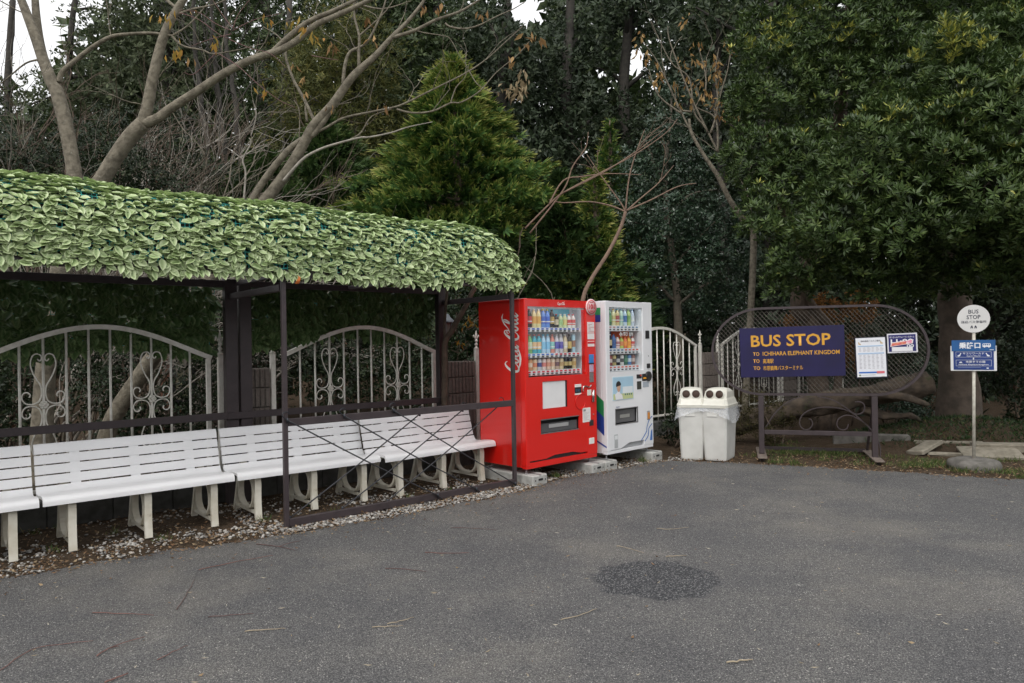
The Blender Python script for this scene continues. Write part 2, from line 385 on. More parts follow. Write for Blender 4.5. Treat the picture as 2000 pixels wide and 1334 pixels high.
def ground_leaves(name,pts,lo=.02,hi=.06,zz=.0,lab=None):
    k=len(pts); a=NR.uniform(0,2*PI,k); tilt=NR.normal(0,.28,k)
    d=np.stack([np.cos(a)*np.cos(tilt),np.sin(a)*np.cos(tilt),np.sin(tilt)],1); s=nrm(np.cross(np.tile([0,0,1.],(k,1))+NR.normal(size=(k,3))*.35,d))
    L=NR.uniform(lo,hi,k); base=np.column_stack([pts,np.full(k,zz)+NR.uniform(.004,.014,k)+np.maximum(0,-np.sin(tilt))*L])
    V,F,t=leaves_mesh(base,d,s,L,L*NR.uniform(.25,.6,k),.3,NR.uniform(0,1,k))
    return tag(new(name,fastmesh(name,V,F,litter_mat,t)),kind='stuff')
def along_edge(n,x0,x1,o0,o1,bias=1.):
    m=(EPA[:,0]>x0)&(EPA[:,0]<x1); P=EPA[m]; i=NR.integers(0,len(P)-1,n); p=P[i]+(P[i+1]-P[i])*NR.random((n,1)); t=P[i+1]-P[i]; nn=nrm(np.stack([-t[:,1],t[:,0]],1))
    return p+nn*(o0+(o1-o0)*NR.random((n,1))**bias)
ground_leaves('leaf_litter',np.concatenate([along_edge(2600,-6,1.9,-.12,.30),along_edge(4200,-6,2.2,.2,1.5),along_edge(3600,2.0,9,-.10,.9,1.3),along_edge(2600,2.0,9,.2,3.2)]),.010,.042)
ground_leaves('fallen_leaf_scraps',np.concatenate([np.column_stack([NR.uniform(-4,5,230),NR.uniform(2.2,8,230)]),along_edge(420,-5,6,-.5,0,1)]),.008,.035,.002)
# gravel
def patchy(P,f=3.1,t=.05):
    q=np.sin(P[:,0]*f*1.7+P[:,1]*f)+np.sin(P[:,0]*f*.6-P[:,1]*f*1.9+2)+.7*np.sin(P[:,0]*f*3.3+P[:,1]*f*2.6); return P[(q+NR.normal(size=len(P))*.8)>t]
def stones(name,pts,lo,hi,m,flatz=.6):
    ico=[(0,0,1),(.89,0,.45),(.28,.85,.45),(-.72,.53,.45),(-.72,-.53,.45),(.28,-.85,.45),(.72,.53,-.45),(-.28,.85,-.45),(-.89,0,-.45),(-.28,-.85,-.45),(.72,-.53,-.45),(0,0,-1)]
    IF=[(0,1,2),(0,2,3),(0,3,4),(0,4,5),(0,5,1),(1,6,2),(2,7,3),(3,8,4),(4,9,5),(5,10,1),(6,7,2),(7,8,3),(8,9,4),(9,10,5),(10,6,1),(11,7,6),(11,8,7),(11,9,8),(11,10,9),(11,6,10)]
    ico=np.array(ico); k=len(pts); r=NR.uniform(0,1,k)**2*(hi-lo)+lo
    V=ico[None]*(1+NR.normal(0,.18,(k,12,1)))*r[:,None,None]*np.stack([NR.uniform(.8,1.3,k),NR.uniform(.7,1.1,k),np.full(k,flatz)],1)[:,None]
    a=NR.uniform(0,6.28,k); c,s=np.cos(a),np.sin(a); x=V[...,0]*c[:,None]-V[...,1]*s[:,None]; y=V[...,0]*s[:,None]+V[...,1]*c[:,None]
    V=np.stack([x+pts[:,0:1],y+pts[:,1:2],V[...,2]+(r*flatz*.35)[:,None]-.006],-1)
    F=(np.arange(k)[:,None,None]*12+np.array(IF)[None]).reshape(-1,3)
    return tag(new(name,fastmesh(name,V.reshape(-1,3),F,m,np.repeat(NR.random(k),12))),kind='stuff')
gravel_mat=leafmat('gravel_stone',[(0,(.15,.145,.14)),(.35,(.28,.27,.255)),(.6,(.42,.40,.37)),(.85,(.54,.52,.48)),(1,(.30,.23,.18))],.85,.2,0)
stones('gravel',np.concatenate([patchy(along_edge(2600,-5,.3,.03,.5,1.2),4.,-.3),along_edge(3000,-1.9,1.2,.03,.40),patchy(along_edge(4200,-5,1.2,.25,.95)),patchy(along_edge(1500,-5,1.2,.8,1.5)),along_edge(500,1.2,2.3,.0,.4)]),.004,.0185,gravel_mat)
stones('pebble_grit',np.concatenate([along_edge(900,-5,6,-.35,.1),np.column_stack([NR.uniform(-4,5,420),NR.uniform(2.2,8,420)])]),.002,.006,gravel_mat)
# pale woody crumbs strewn on the asphalt
k=520; P_=np.column_stack([NR.uniform(-4.2,5.2,k),NR.uniform(2.0,8.3,k),np.full(k,.004)]); a=NR.uniform(0,2*PI,k); d=np.stack([np.cos(a),np.sin(a),NR.uniform(0,.12,k)],1); L_=NR.uniform(.008,.05,k)**1.0
V,F,t=leaves_mesh(P_,d,nrm(np.cross(np.tile([0,0,1.],(k,1))+NR.normal(size=(k,3))*.3,d)),L_,np.minimum(L_*.3,.007),.5,NR.random(k))
tag(new('wood_crumbs',fastmesh('wood_crumbs',V,F,leafmat('wood_crumb',[(0,(.20,.16,.11)),(.5,(.34,.29,.21)),(1,(.48,.44,.36))],.85,.2,0),t)),kind='stuff')
# grass and weeds
grass_mat=leafmat('grass_blade',[(0,(.035,.075,.015)),(.5,(.07,.12,.025)),(.8,(.14,.17,.05)),(1,(.30,.26,.13))],.5,.3,.3)
def blades(name,pts,h0,h1,w,lean=.5,z=0,zf=None):
    k=len(pts); d=nrm(np.column_stack([NR.normal(0,lean,(k,2)),np.ones(k)])); s=rand_sides(d); L=NR.uniform(h0,h1,k)
    base=np.column_stack([pts,np.full(k,z) if zf is None else zf]); V,F,t=leaves_mesh(base,d,s,L,np.full(k,w),.1,np.clip(NR.random(k)*.8+NR.normal(0,.15,k)+.1,0,1))
    return tag(new(name,fastmesh(name,V,F,grass_mat,t)),kind='stuff')
def tufts(c,n,r): c=np.asarray(c); i=NR.integers(0,len(c),n); return c[i]+NR.normal(size=(n,2))*r
blades('weeds',np.concatenate([tufts(along_edge(26,2.6,9,.02,.7),1500,.05),tufts(along_edge(40,2.6,9,.3,2.0),2600,.08),tufts(along_edge(18,-5,2.4,.25,1.4),380,.03),tufts(np.array([(3.55,9.35),(3.9,9.3),(4.2,9.2),(3.75,9.6),(4.6,8.3),(5.6,7.7),(6.0,7.75),(5.0,8.35)]),2600,.13),tufts(np.array([gz(1140,906)[:2],gz(1152,902)[:2],gz(1085,932)[:2],gz(1255,902)[:2],gz(1262,896)[:2]]),420,.035)]),.02,.09,.006,.7)
# the low planted mound under the big tree
def mound_z(x,y):
    return .36*np.exp(-((x-6.3)/1.5)**2-((y-10.1)/.85)**2)+.10*np.exp(-((x-7.9)/1.4)**2-((y-9.0)/.8)**2)
mx_,my_=np.meshgrid(np.linspace(3.6,10.5,50),np.linspace(8.2,13,40)); mz=mound_z(mx_,my_)-.02
mo=MB(); mo.add(np.stack([mx_,my_,mz],-1).reshape(-1,3),[[j*50+i,j*50+i+1,(j+1)*50+i+1,(j+1)*50+i] for j in range(39) for i in range(49)],smooth=True)
tag(mo.build('mound',soil),kind='structure')
pm=np.column_stack([NR.uniform(4.4,9.6,16000),NR.uniform(8.6,11.6,16000)]); zz=mound_z(pm[:,0],pm[:,1]); k=zz>NR.uniform(.07,.17,len(zz)); pm,zz=pm[k],zz[k]
moss_leaf=leafmat('ground_cover_leaf',[(0,(.018,.04,.014)),(.5,(.032,.066,.02)),(.85,(.06,.10,.03)),(1,(.17,.15,.06))],.5,.3,.2)
k=len(pm); d=nrm(np.column_stack([NR.normal(0,.9,(k,2)),np.full(k,.8)])); V,F,t=leaves_mesh(np.column_stack([pm,zz-.02]),d,rand_sides(d),NR.uniform(.03,.09,k),NR.uniform(.008,.018,k),.1,NR.random(k)**1.5)
tag(new('ground_cover',fastmesh('ground_cover',V,F,moss_leaf,t)),kind='stuff')

# ------------------------------------------------------------------ fence behind the benches
FV=1.5
def local(root_u,root_v=0): return S(root_u,root_v)
PITCHF=2.655
cen=[-3.735,-1.08,1.56,4.215,6.87,9.525,12.18]
where=['leftmost, cut by the edge of the view','behind the long bench left of the front post','behind the two benches inside the braced bay','hidden mostly behind the two vending machines','between the white machine and the oval sign','seen through the mesh of the oval sign','furthest along behind the oval sign']
up_r=[(462,345),(452,360),(440,365),(428,350),(428,325),(445,305),(470,300),(500,315),(518,360),(520,410),(500,480),(470,540),(440,590),(430,640),(432,690),(452,740),(500,765),(560,760),(592,725),(596,685),(575,658),(545,658),(527,680),(535,702)]
def make_panel():
    r=thing('iron_fence','x','fence')
    arch=lambda x:1.40+.305*math.cos(min(1,abs(x)/.98)*PI/2)**1.15
    xs=np.linspace(-.965,.965,33)
    MB().tube([(x,0,arch(x)) for x in xs],.02,flat=(.021,.018),up=(0,0,1)).build('top_rail',white_iron,r)
    for z in (.30,):
        MB().bx(-.96,.96,-.012,.012,z-.015,z+.015).build('bottom_rail',white_iron,r)
    for i in range(12):
        x=-.935+i*.17
        if i in(0,11): MB().bx(x-.02,x+.02,-.02,.02,.22,arch(x)-.018,bev=.003).build('end_post',white_iron,r)
        else: MB().tube([(x,0,.22),(x,0,arch(x)-.012)],.0105,8).build('bar',white_iron,r)
    for fx in(-.425,.425):
        fl=MB(); 
        fl.lathe([(.0,-.016),(.012,-.014),(.014,0)],8)
        for q in range(6):
            a=q*PI/3; fl.lathe([(.0,-.010),(.012,-.006),(.016,0),(.010,.004),(0,.005)],8,(math.cos(a)*.022,math.sin(a)*.022,0))
        Vf=np.concatenate(fl.v); fl.v=[np.stack([Vf[:,0]+fx,-.014+Vf[:,2],Vf[:,1]+1.036],1)]; fl.build('flower',white_iron,r)
        for sx in(-1,1):
            for sz in(-1,1):
                p=[(fx+sx*(a-412)*.00084,0,1.036+sz*((775-b)*.00092+(0 if sz>0 else 0))) for a,b in up_r]
                MB().tube(smooth(p,4),.0058,6).build('scroll',white_iron,r)
    return r
proto=make_panel()
for i,(c,wh) in enumerate(zip(cen,where)):
    o=proto if i==0 else copy_tree(proto)
    o.location=S(c,FV); o.rotation_euler=(0,0,UA)
    tag(o,'arched white iron fence panel with scrolls, '+wh,group='white iron fence panels')
    o['label']='white arched iron fence panel, '+wh
# block pillars and posts between the panels
def rib_block():
    mb=MB(); L,D,Hh=.43,.15,.193
    mb.bx(-L/2,L/2,-D/2+.012,D/2,0,Hh)
    for k in range(8):
        x0=-L/2+.004+k*(L-.008)/8; w=(L-.008)/8
        j=.004*math.sin(k*7.3); mb.box((x0+w/2,-D/2+.008+j*.5,Hh/2),(w*.80,.024+j,Hh-.006),bev=.006)
    return mb
blk=rib_block().build('block',block_stone); blk_me=blk.data; bpy.data.objects.remove(blk)
pil=[(-2.42,'left of the leftmost arched fence panel in view'),(.235,'behind the double brown shelter posts'),(2.89,'beside the red machine, under the grey garden lamp'),(5.545,'behind the two vending machines'),(8.2,'left of the oval sign, behind the rubbish bins'),(10.85,'seen through the oval sign mesh, furthest pillar')]
for pu,lab in pil:
    r=thing('block_pillar','short pillar of ribbed brown concrete blocks '+lab,'pillar',S(pu,FV+.03),UA,'ribbed block pillars of the fence')
    for k in range(6):
        b=new('block',blk_me,r,(NR.normal()*.003,NR.normal()*.003,.09+k*.2)); b.rotation_euler=(0,0,NR.normal()*.006+(PI if False else 0))
def make_post():
    r=thing('fence_post','x','post')
    MB().bx(-.024,.024,-.024,.024,.2,1.43,bev=.003).build('shaft',white_iron,r)
    f=MB(); f.lathe([(.03,1.43),(.03,1.445),(.014,1.455),(.012,1.475),(.024,1.49),(.012,1.505),(.010,1.52),(.02,1.528),(.018,1.545),(.010,1.56)],10)
    f.lathe([(.006,1.555),(.017,1.585),(.013,1.625),(.0,1.675)],8)
    for sx in(-1,1): f.tube(smooth([(sx*.006,0,1.56),(sx*.02,0,1.575),(sx*.034,0,1.605),(sx*.043,0,1.60),(sx*.04,0,1.585)],3),[.006]*5+[.007]*8,6) if False else f.tube(smooth([(sx*.006,0,1.56),(sx*.02,0,1.575),(sx*.034,0,1.605),(sx*.043,0,1.60),(sx*.04,0,1.585)],3),.007,6)
    f.build('finial',white_iron,r)
    return r
pp=make_post()
postspec=[(-2.69,'left end of the leftmost pillar in view'),(-2.13,'right end of the leftmost pillar in view'),(-.03,'left of the pillar behind the double brown posts'),(.498,'right of the pillar behind the double brown posts'),(2.63,'just right of the brown corner post of the shelter back'),(3.15,'touching the red machine side, at the pillar with the lamp'),(5.29,'behind the white vending machine, left one'),(5.81,'behind the white vending machine, right one'),(7.94,'at the right end of the panel behind the bins'),(8.46,'right side of the pillar left of the oval sign'),(10.59,'seen through the oval sign, left of its last pillar')]
for i,(pu,lab) in enumerate(postspec):
    o=pp if i==0 else copy_tree(pp)
    o.location=S(pu,FV); o.rotation_euler=(0,0,UA); tag(o,'white iron post with finial, '+lab,group='white fence posts with finials')
w=MB()
for k in range(38):
    x0=-5+k*.5; w.bx(x0,x0+.494,-.09,.09,-.05,.215+NR.normal()*.002,bev=.006)
wr=thing('low_wall','low dark concrete base wall under the white iron fence','low wall',S(0,FV+.02),UA)
for k in range(38):
    x0=-5+k*.5; MB().bx(x0,x0+.494,-.09,.09,-.05,.215+NR.normal()*.003,bev=.006).build('block',dark_concrete,wr)
# garden lamp on the pillar next to the red machine
gl=thing('garden_lamp','grey garden lamp with conical hood on a thin pole above the block pillar','lamp',S(2.72,FV+.06),UA)
lampgrey=flat((120,126,132),.5); MB().tube([(0,0,1.27),(0,0,1.56)],.019,10).build('pole',flat((165,172,182),.5),gl)
fr=MB(); fr.lathe([(.05,1.55),(.055,1.57),(.04,1.58)],6)
for k in range(6):
    a=k*PI/3; fr.tube([(.05*math.cos(a),.05*math.sin(a),1.57),(.085*math.cos(a),.085*math.sin(a),1.77)],.007,5)
fr.build('lantern_frame',lampgrey,gl)
gm=MB(); gm.lathe([(.046,1.575),(.08,1.765)],6,cap=False); gm.build('lantern_glass',mat('lamp_glass',(.22,.22,.19),.25),gl)
MB().lathe([(.125,1.765),(.128,1.775),(.09,1.81),(.06,1.84),(.045,1.87),(.012,1.885),(.0,1.90)],18).build('hood',lampgrey,gl)

# ------------------------------------------------------------------ bus shelter
sh=thing('bus_shelter','open brown steel shelter with a roof covered in artificial pale green leaves','shelter',A0,UA)
VB=1.28
def beam(name,x0,x1,y0,y1,z0,z1): return MB().bx(x0,x1,y0,y1,z0,z1,bev=.003).build(name,brown_steel,sh)
beam('post',-.019,.019,-.019,.019,0,2.08); beam('post',2.468,2.506,-.019,.019,0,2.09)
for a,b in((-.06,.055),(.078,.19),(2.405,2.505)): beam('post',a,b,VB-.04,VB+.04,0,2.16)
beam('post',-3.5,-3.4,VB-.04,VB+.04,0,2.16); beam('post',-3.47,-3.41,-.03,.03,0,2.08)
beam('rail',.0212,2.4678,-.02,.02,.838,.900); beam('bottom_rail',.0212,2.4678,-.02,.02,.004,.068)
beam('back_rail',-3.4,-.06,VB-.068,VB-.042,.815,.882); beam('back_rail',-.06,2.42,VB-.068,VB-.043,.812,.878)
beam('front_beam',-6.3,2.5,-.03,.028,2.08,2.14); beam('back_beam',-6.3,-.063,VB-.03,VB+.03,2.08,2.145); beam('back_beam',.193,2.402,VB-.03,VB+.03,2.09,2.15)
for x in(-3.44,-.0,2.485): beam('side_beam',x-.024,x+.024,.032,VB-.045,1.965,2.02)
for x in(.06,1.25): beam('roof_rib',x-.02,x+.02,.03,VB-.045,2.10,2.138)
prof=np.array([(-.015,2.10),(-.035,2.2),(-.035,2.36),(-.015,2.50),(.03,2.59),(.12,2.655),(.40,2.725),(.8,2.76),(1.35,2.74)])
dl=np.r_[0,np.cumsum(np.hypot(*np.diff(prof,axis=0).T))]; SL=dl[-1]
UL,UR=-6.4,2.54  # roof run on out of view leftward, added to shade the red machine
def roofp(u,s):
    v=np.interp(s,dl,prof[:,0]); z=np.interp(s,dl,prof[:,1])
    f=np.interp(u,[2.04,2.2,2.36,2.49,2.525,2.545],[1,.98,.89,.73,.58,.001])
    sag=.012*np.sin(u*3.1+1)+.010*np.sin(u*7.7)
    return np.stack([u+0*s,v+0*u,2.10+(z-2.10)*f+sag],-1)
def roofn(u,s):
    e=.01; a=roofp(u+e,s)-roofp(u-e,s); b=roofp(u,np.minimum(s+e,SL))-roofp(u,np.maximum(s-e,0)); return nrm(np.cross(a,b))
uu,ss=np.meshgrid(np.linspace(UL,UR,90),np.linspace(0,SL,26)); RP=roofp(uu,ss); RN=roofn(uu,ss)
gridf=lambda nx,ny:np.array([[j*nx+i,j*nx+i+1,(j+1)*nx+i+1,(j+1)*nx+i] for j in range(ny-1) for i in range(nx-1)])
new('roof_sheet',fastmesh('roof_sheet',(RP-RN*.035).reshape(-1,3),gridf(90,26),mat('roof_underside',(.05,.06,.05),.8)),sh)  # dark sheet added under the net to block light and keep the inside shaded
teal=flat((70,185,180),.5,'teal_mesh')
def netting(fn,us,sv,w=.0030):
    """ribbons of a plastic grid that follow the surface fn"""
    V=[];F=[]; n=0
    def ribbon(P,side):
        nonlocal n
        k=len(P); V.append(P-side*w); V.append(P+side*w); F.append(np.array([[n+i,n+i+1,n+k+i+1,n+k+i] for i in range(k-1)])); n+=2*k
    for u in us: p=fn(np.full(len(sv),u),sv); ribbon(p,np.array([1.,0,0]))
    for s in sv:
        p=fn(us,np.full(len(us),s)); ribbon(p,np.array([0,0,1.]))
    return np.concatenate(V),np.concatenate(F)
V,F=netting(lambda u,s:roofp(u,s)+roofn(u,s)*.006,np.arange(-3.3,2.52,.032),np.arange(.01,1.0,.032)); new('netting',fastmesh('netting',V,F,teal),sh)
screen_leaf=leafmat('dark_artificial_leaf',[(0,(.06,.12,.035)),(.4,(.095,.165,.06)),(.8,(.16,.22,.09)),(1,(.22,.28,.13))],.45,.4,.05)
leaf_cover=leafmat('artificial_leaf',[(0,(.19,.29,.10)),(.35,(.33,.44,.19)),(.65,(.44,.54,.27)),(1,(.57,.66,.39))],.42,.6,.07)
def leaf_shape():
    # a pointed oval with midrib, wavy sides: (along, across, lift, tint)
    st=[(.0,0,0),(.2,.33,.08),(.48,.5,.10),(.78,.32,.09),(1,0,-.03)]
    V=[(a,0,-.05*math.sin(a*PI)) for a,_,_ in st]; T=[.1,.0,.05,.15,.8]
    for sg in(1,-1):
        for a,w,l in st[1:-1]: V.append((a,sg*w,l)); T.append(1.)
    F=[]
    def q(o):
        e=[o,o+1,o+2]; out=[[0,e[0],1]]
        for i in range(2): out+=[[1+i,e[i],e[i+1]],[1+i,e[i+1],2+i]]
        out+=[[3,e[2],4]]; return out
    F=q(5)+[f[::-1] for f in q(8)]
    return np.array(V),np.array(T),np.array(F)
LV,LT,LF=leaf_shape()
def leaf_frames(P,N,down,spread):
    """along / across / normal of each leaf lying on a surface of normal N; leaves point sideways and droop"""
    k=len(P); e=nrm(np.cross(N,np.tile([0,0,1.],(k,1)))+1e-6); dn=np.cross(N,e); dn*=np.where(dn[:,2:]>0,-1,1)
    side=np.where(NR.random(k)<.5,1,-1); ang=np.where(NR.random(k)<down,NR.normal(PI/2,.35,k),np.abs(NR.normal(.35,spread,k)))
    d=nrm(e*(np.cos(ang)*side)[:,None]+dn*np.sin(ang)[:,None]+N*NR.uniform(.05,.4,(k,1)))
    up=nrm(N*1.0+np.array([0,0,.75])+NR.normal(size=(k,3))*.22); n=nrm(up-d*(up*d).sum(1,keepdims=True)); return d,np.cross(n,d),n
def leaf_field(P,d,s,n,L,wr,tintoff):
    Vv=P[:,None]+L[:,None,None]*(d[:,None]*LV[None,:,0:1]+s[:,None]*LV[None,:,1:2]*wr[:,None,None]+n[:,None]*LV[None,:,2:3])
    t=np.clip(LT[None]+tintoff[:,None],0,1); F=(np.arange(len(P))[:,None,None]*len(LV)+LF[None]).reshape(-1,3); return Vv.reshape(-1,3),F,t.ravel()
k=11800; u=np.where(NR.random(k)<.12,NR.uniform(UL,-3.6,k),NR.uniform(-3.7,UR,k)); s_=np.where(NR.random(k)<.66,NR.uniform(0,.80,k),NR.uniform(.7,1.62,k))
kb=330; u=np.r_[u,NR.uniform(UL,UR,kb)]; s_=np.r_[s_,NR.uniform(0,.03,kb)]
P=roofp(u,s_); N_=roofn(u,s_); P=P+N_*NR.uniform(.0,.035,(len(P),1)); d,sd_,n_=leaf_frames(P,N_,.16,.3)
dn=np.array([0,0,-1.]); q=np.arange(len(P))>=k; d[q]=nrm(dn+NR.normal(size=(q.sum(),3))*.3+N_[q]*.15); sd_[q]=nrm(np.cross(N_[q],d[q])); n_[q]=np.cross(d[q],sd_[q])
L=NR.uniform(.055,.100,len(P)); wr=NR.uniform(.45,.70,len(P)); to=NR.normal(.0,.2,len(P))
# the 300 that show largest are parts of their own, the rest one part
worldP=P@np.array([U,V_,[0,0,1]])+A0; dist=np.linalg.norm(worldP-CP,axis=1)+np.where((worldP[:,0]/worldP[:,1]<-.70)|(s_>.75),50,0)
big=np.argsort(dist)[:300]; rest=np.setdiff1d(np.arange(len(P)),big)
V,F,t=leaf_field(P[rest],d[rest],sd_[rest],n_[rest],L[rest],wr[rest],to[rest]); tag(new('leaf_cover',fastmesh('leaf_cover',V,F,leaf_cover,t,True),sh),kind='stuff')
lm=[fastmesh('leaf',LV*np.array([1,w_,1]),LF,leaf_cover,np.clip(LT+t_,0,1),True) for w_ in(.46,.56,.66) for t_ in(-.2,0,.14)]
for i in big:
    o=new('leaf',lm[NR.integers(0,9)],sh); o.matrix_basis=Matrix((( *(float(q) for q in (d[i][0]*L[i],sd_[i][0]*L[i],n_[i][0]*L[i])),P[i][0]),( *(float(q) for q in (d[i][1]*L[i],sd_[i][1]*L[i],n_[i][1]*L[i])),P[i][1]),( *(float(q) for q in (d[i][2]*L[i],sd_[i][2]*L[i],n_[i][2]*L[i])),P[i][2]),(0,0,0,1)))
# leafy screen hanging at the back
def backp(u,s):                                        # s from 0 (top) down
    z=2.13-s; b=1.50-.10*0*u; v=np.where(u>.0,np.where(u<.95,1.40,1.57),1.57); v=VB+.05+(v-VB-.05)*np.clip(s/.35,0,1); return np.stack([u+0*s,v,z],-1)
def backlow(u): return np.where(u<.12,1.50+.05*np.sin(u*5),np.where(u<.9,1.50+.1*np.clip((u-.1)/.8,0,1),1.62+.03*np.sin(u*6)))
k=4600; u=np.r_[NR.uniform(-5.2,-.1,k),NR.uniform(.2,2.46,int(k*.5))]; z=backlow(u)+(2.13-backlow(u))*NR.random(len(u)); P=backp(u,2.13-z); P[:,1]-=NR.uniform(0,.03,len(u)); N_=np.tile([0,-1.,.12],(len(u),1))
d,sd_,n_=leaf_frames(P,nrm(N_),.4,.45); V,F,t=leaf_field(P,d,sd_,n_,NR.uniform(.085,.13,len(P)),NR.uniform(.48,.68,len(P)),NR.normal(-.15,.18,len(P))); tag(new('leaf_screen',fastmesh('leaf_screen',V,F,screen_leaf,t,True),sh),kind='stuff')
V1,F1=netting(backp,np.arange(-3.4,-.08,.035),np.arange(.0,.60,.035)); V2,F2=netting(backp,np.arange(.2,2.46,.035),np.arange(.0,.50,.035))
new('netting',fastmesh('netting',np.concatenate([V1,V2]),np.concatenate([F1,F2+len(V1)]),teal),sh)
# bungee cords across the open side
cords=[((561.6,821),(855.5,968),'from the hook at the left post down to the right'),((672.9,812.8),(931,955.5),'falling right from the second hook on the rail'),((769.4,802),(1006.6,945),'falling right to the foot of the right post'),((565.8,1012),(819.8,808.6),'rising right from the foot of the left post'),((668.7,993.3),(903.8,800.2),'rising right in the middle of the braced frame'),((756.8,978.6),(977.2,789.7),'rising right to the rail beside the red machine')]
Nf=-V_
def onfront(px,py,v=0): 
    d=ray(px,py); p0=S(0,v); return CP+d*(((p0-CP)@V_)/(d@V_))
hook_steel=mat('hook_steel',(.05,.055,.065),.4,metal=.6)
for i,(a,b,lab) in enumerate(cords):
    off=-.036 if i<3 else .034
    pa,pb=onfront(*a,off),onfront(*b,off); o=thing('bungee_cord','black elastic cord '+lab,'cord',pa,0,'elastic cords lashed across the braced bay')
    pb=pb-pa; m=(pb)*.5+np.array([0,0,-.012]); dd=nrm(pb)
    MB().tube(smooth([(0,0,0),m,pb],8),.0062,7).build('elastic',cord_black,o)
    for p,sg in((np.zeros(3),-1),(pb,1)):
        hk=MB(); hk.lathe([(.009,-.02),(.010,.0),(.008,.02)],8,tuple(p))
        s_=1 if p[2]>-.3 and (i<3)==(sg<0) else -1
        side=V_*(-1 if i<3 else 1)
        q=[p,p+U*sg*.02+np.array([0,0,.015*s_]),p+U*sg*.045+np.array([0,0,.04*s_]),p+U*sg*.03+side*.0+np.array([0,0,.066*s_]),p+U*sg*.0+np.array([0,0,.07*s_]),p-U*sg*.012+np.array([0,0,.055*s_])]
        hk.tube(smooth(q,4),.0042,6); hk.build('hook',hook_steel,o)
o=thing('dry_leaf','curled orange dry leaf hanging from the lower edge of the leafy roof','leaf',onfront(580,537,-.05))
lf=MB(); pts=smooth([(0,0,0),(.012,0,-.02),(.008,-.01,-.05),(-.006,0,-.075)],4)
lf.add([p+np.array([q,abs(q)*.5,0])*w_ for p,w_ in zip(pts,np.r_[.2,np.linspace(.8,1.2,len(pts)-2),.1]) for q in(-.016,0,.016)],[[i*3+j,i*3+j+1,i*3+j+4,i*3+j+3] for i in range(len(pts)-1) for j in range(2)]); lf.build('blade',flat((190,105,45),.7),o)

# ------------------------------------------------------------------ benches
def sweep_profile(mb,prof,x0,x1,th=None):
    n=len(prof); mb.add([(x0,y,z) for y,z in prof]+[(x1,y,z) for y,z in prof],[list(range(n))[::-1],list(range(n,2*n))]+[[i,(i+1)%n,n+(i+1)%n,n+i] for i in range(n)])
def slab(path,t):                                        # a thick strip along a profile path
    p=smooth(path,4); d=np.gradient(p,axis=0); d/=np.linalg.norm(d,axis=1)[:,None]; nn=np.stack([-d[:,1],d[:,0]],1); return [tuple(q) for q in p]+[tuple(q) for q in (p-nn*t)[::-1]]
def make_bench():
    r=thing('bench','x','bench'); Lb=1.375
    mb=MB(); sweep_profile(mb,slab([(-.0,-.055),(.004,-.02),(.022,.0),(.06,.008),(.16,.002),(.26,-.010),(.325,-.012),(.352,.004),(.37,.035)],.022),0,Lb)
    o=mb.build('seat',white_plastic,r)
    q=[(.383,.046),(.468,.345)]; h=(q[1][1]-q[0][1])
    for k in range(4):
        z0=.045+k*.0765; z1=z0+.067; y=lambda z:.383+(z-.046)*.285
        top=[(y(z0),z0),(y((z0+z1)/2)-.004,(z0+z1)/2),(y(z1),z1)]
        if k==3: top+= [(y(z1)+.012,z1+.010),(y(z1)+.035,z1+.004)]
        mb=MB(); sweep_profile(mb,slab(top,-.02) if False else slab(top,.02),0,Lb); mb.build('slat',white_plastic,r)
    for x in(.27,.70,1.13):
        mb=MB(); y=lambda z:.383+(z-.046)*.285; sweep_profile(mb,[(y(.03)+.003,.03),(y(.33)+.003,.33),(y(.33)+.03,.33),(y(.03)+.03,.03)],x-.035,x+.035); mb.build('back_bracket',white_plastic,r)
    for x in(.19,.71,1.22):
        lg=MB(); zb=-.42
        lg.tube(smooth([(x,.13,-.03),(x,.085,-.055),(x,.062,-.11),(x,.064,-.22),(x,.058,-.33),(x,.046,zb)],4),.02,flat=(.015,.027),up=(0,1,0))
        lg.tube(smooth([(x,.10,-.05),(x,.10,-.12),(x,.105,-.24),(x,.10,-.34),(x,.09,zb)],3),.02,flat=(.02,.012),up=(0,1,0))
        lg.tube(smooth([(x,.40,.06),(x,.46,-.03),(x,.51,-.15),(x,.555,-.28),(x,.61,zb)],4),.02,flat=(.017,.026),up=(0,1,0))
        th=np.linspace(0,2*PI,25); sx=lambda t:.305+.175*math.copysign(abs(math.cos(t))**.8,math.cos(t)); sz=lambda t:-.205+.145*math.copysign(abs(math.sin(t))**.85,math.sin(t))
        lg.tube([(x,sx(t),sz(t)) for t in th],.02,flat=(.010,.025),up=(0,1,0),cap=False)
        lg.tube([(x,.10,-.372),(x,.58,-.372)],.02,flat=(.012,.012),up=(0,0,1)); lg.tube([(x,.10,-.035),(x,.45,-.035)],.02,flat=(.016,.024),up=(0,0,1))
        lg.build('leg',cream_plastic,r)
    return r
b0=make_bench()
for i,(bu,bv,lab) in enumerate([(-3.05,.40,'leftmost, cut off by the edge of the view'),(-1.652,.405,'in full view left of the thin front post'),(-.255,.40,'crossing behind the thin front post'),(1.135,.315,'ending beside the red machine, behind the crossed cords')]):
    o=b0 if i==0 else copy_tree(b0)
    o.location=S(bu,bv,.42); o.rotation_euler=(0,0,UA+(.0,.004,-.003,.07)[i]); o.scale=(1,1,1) if i<3 else (1.05,1,1); tag(o,'white slatted plastic bench with cream legs, '+lab,group='white benches in a row under the shelter')
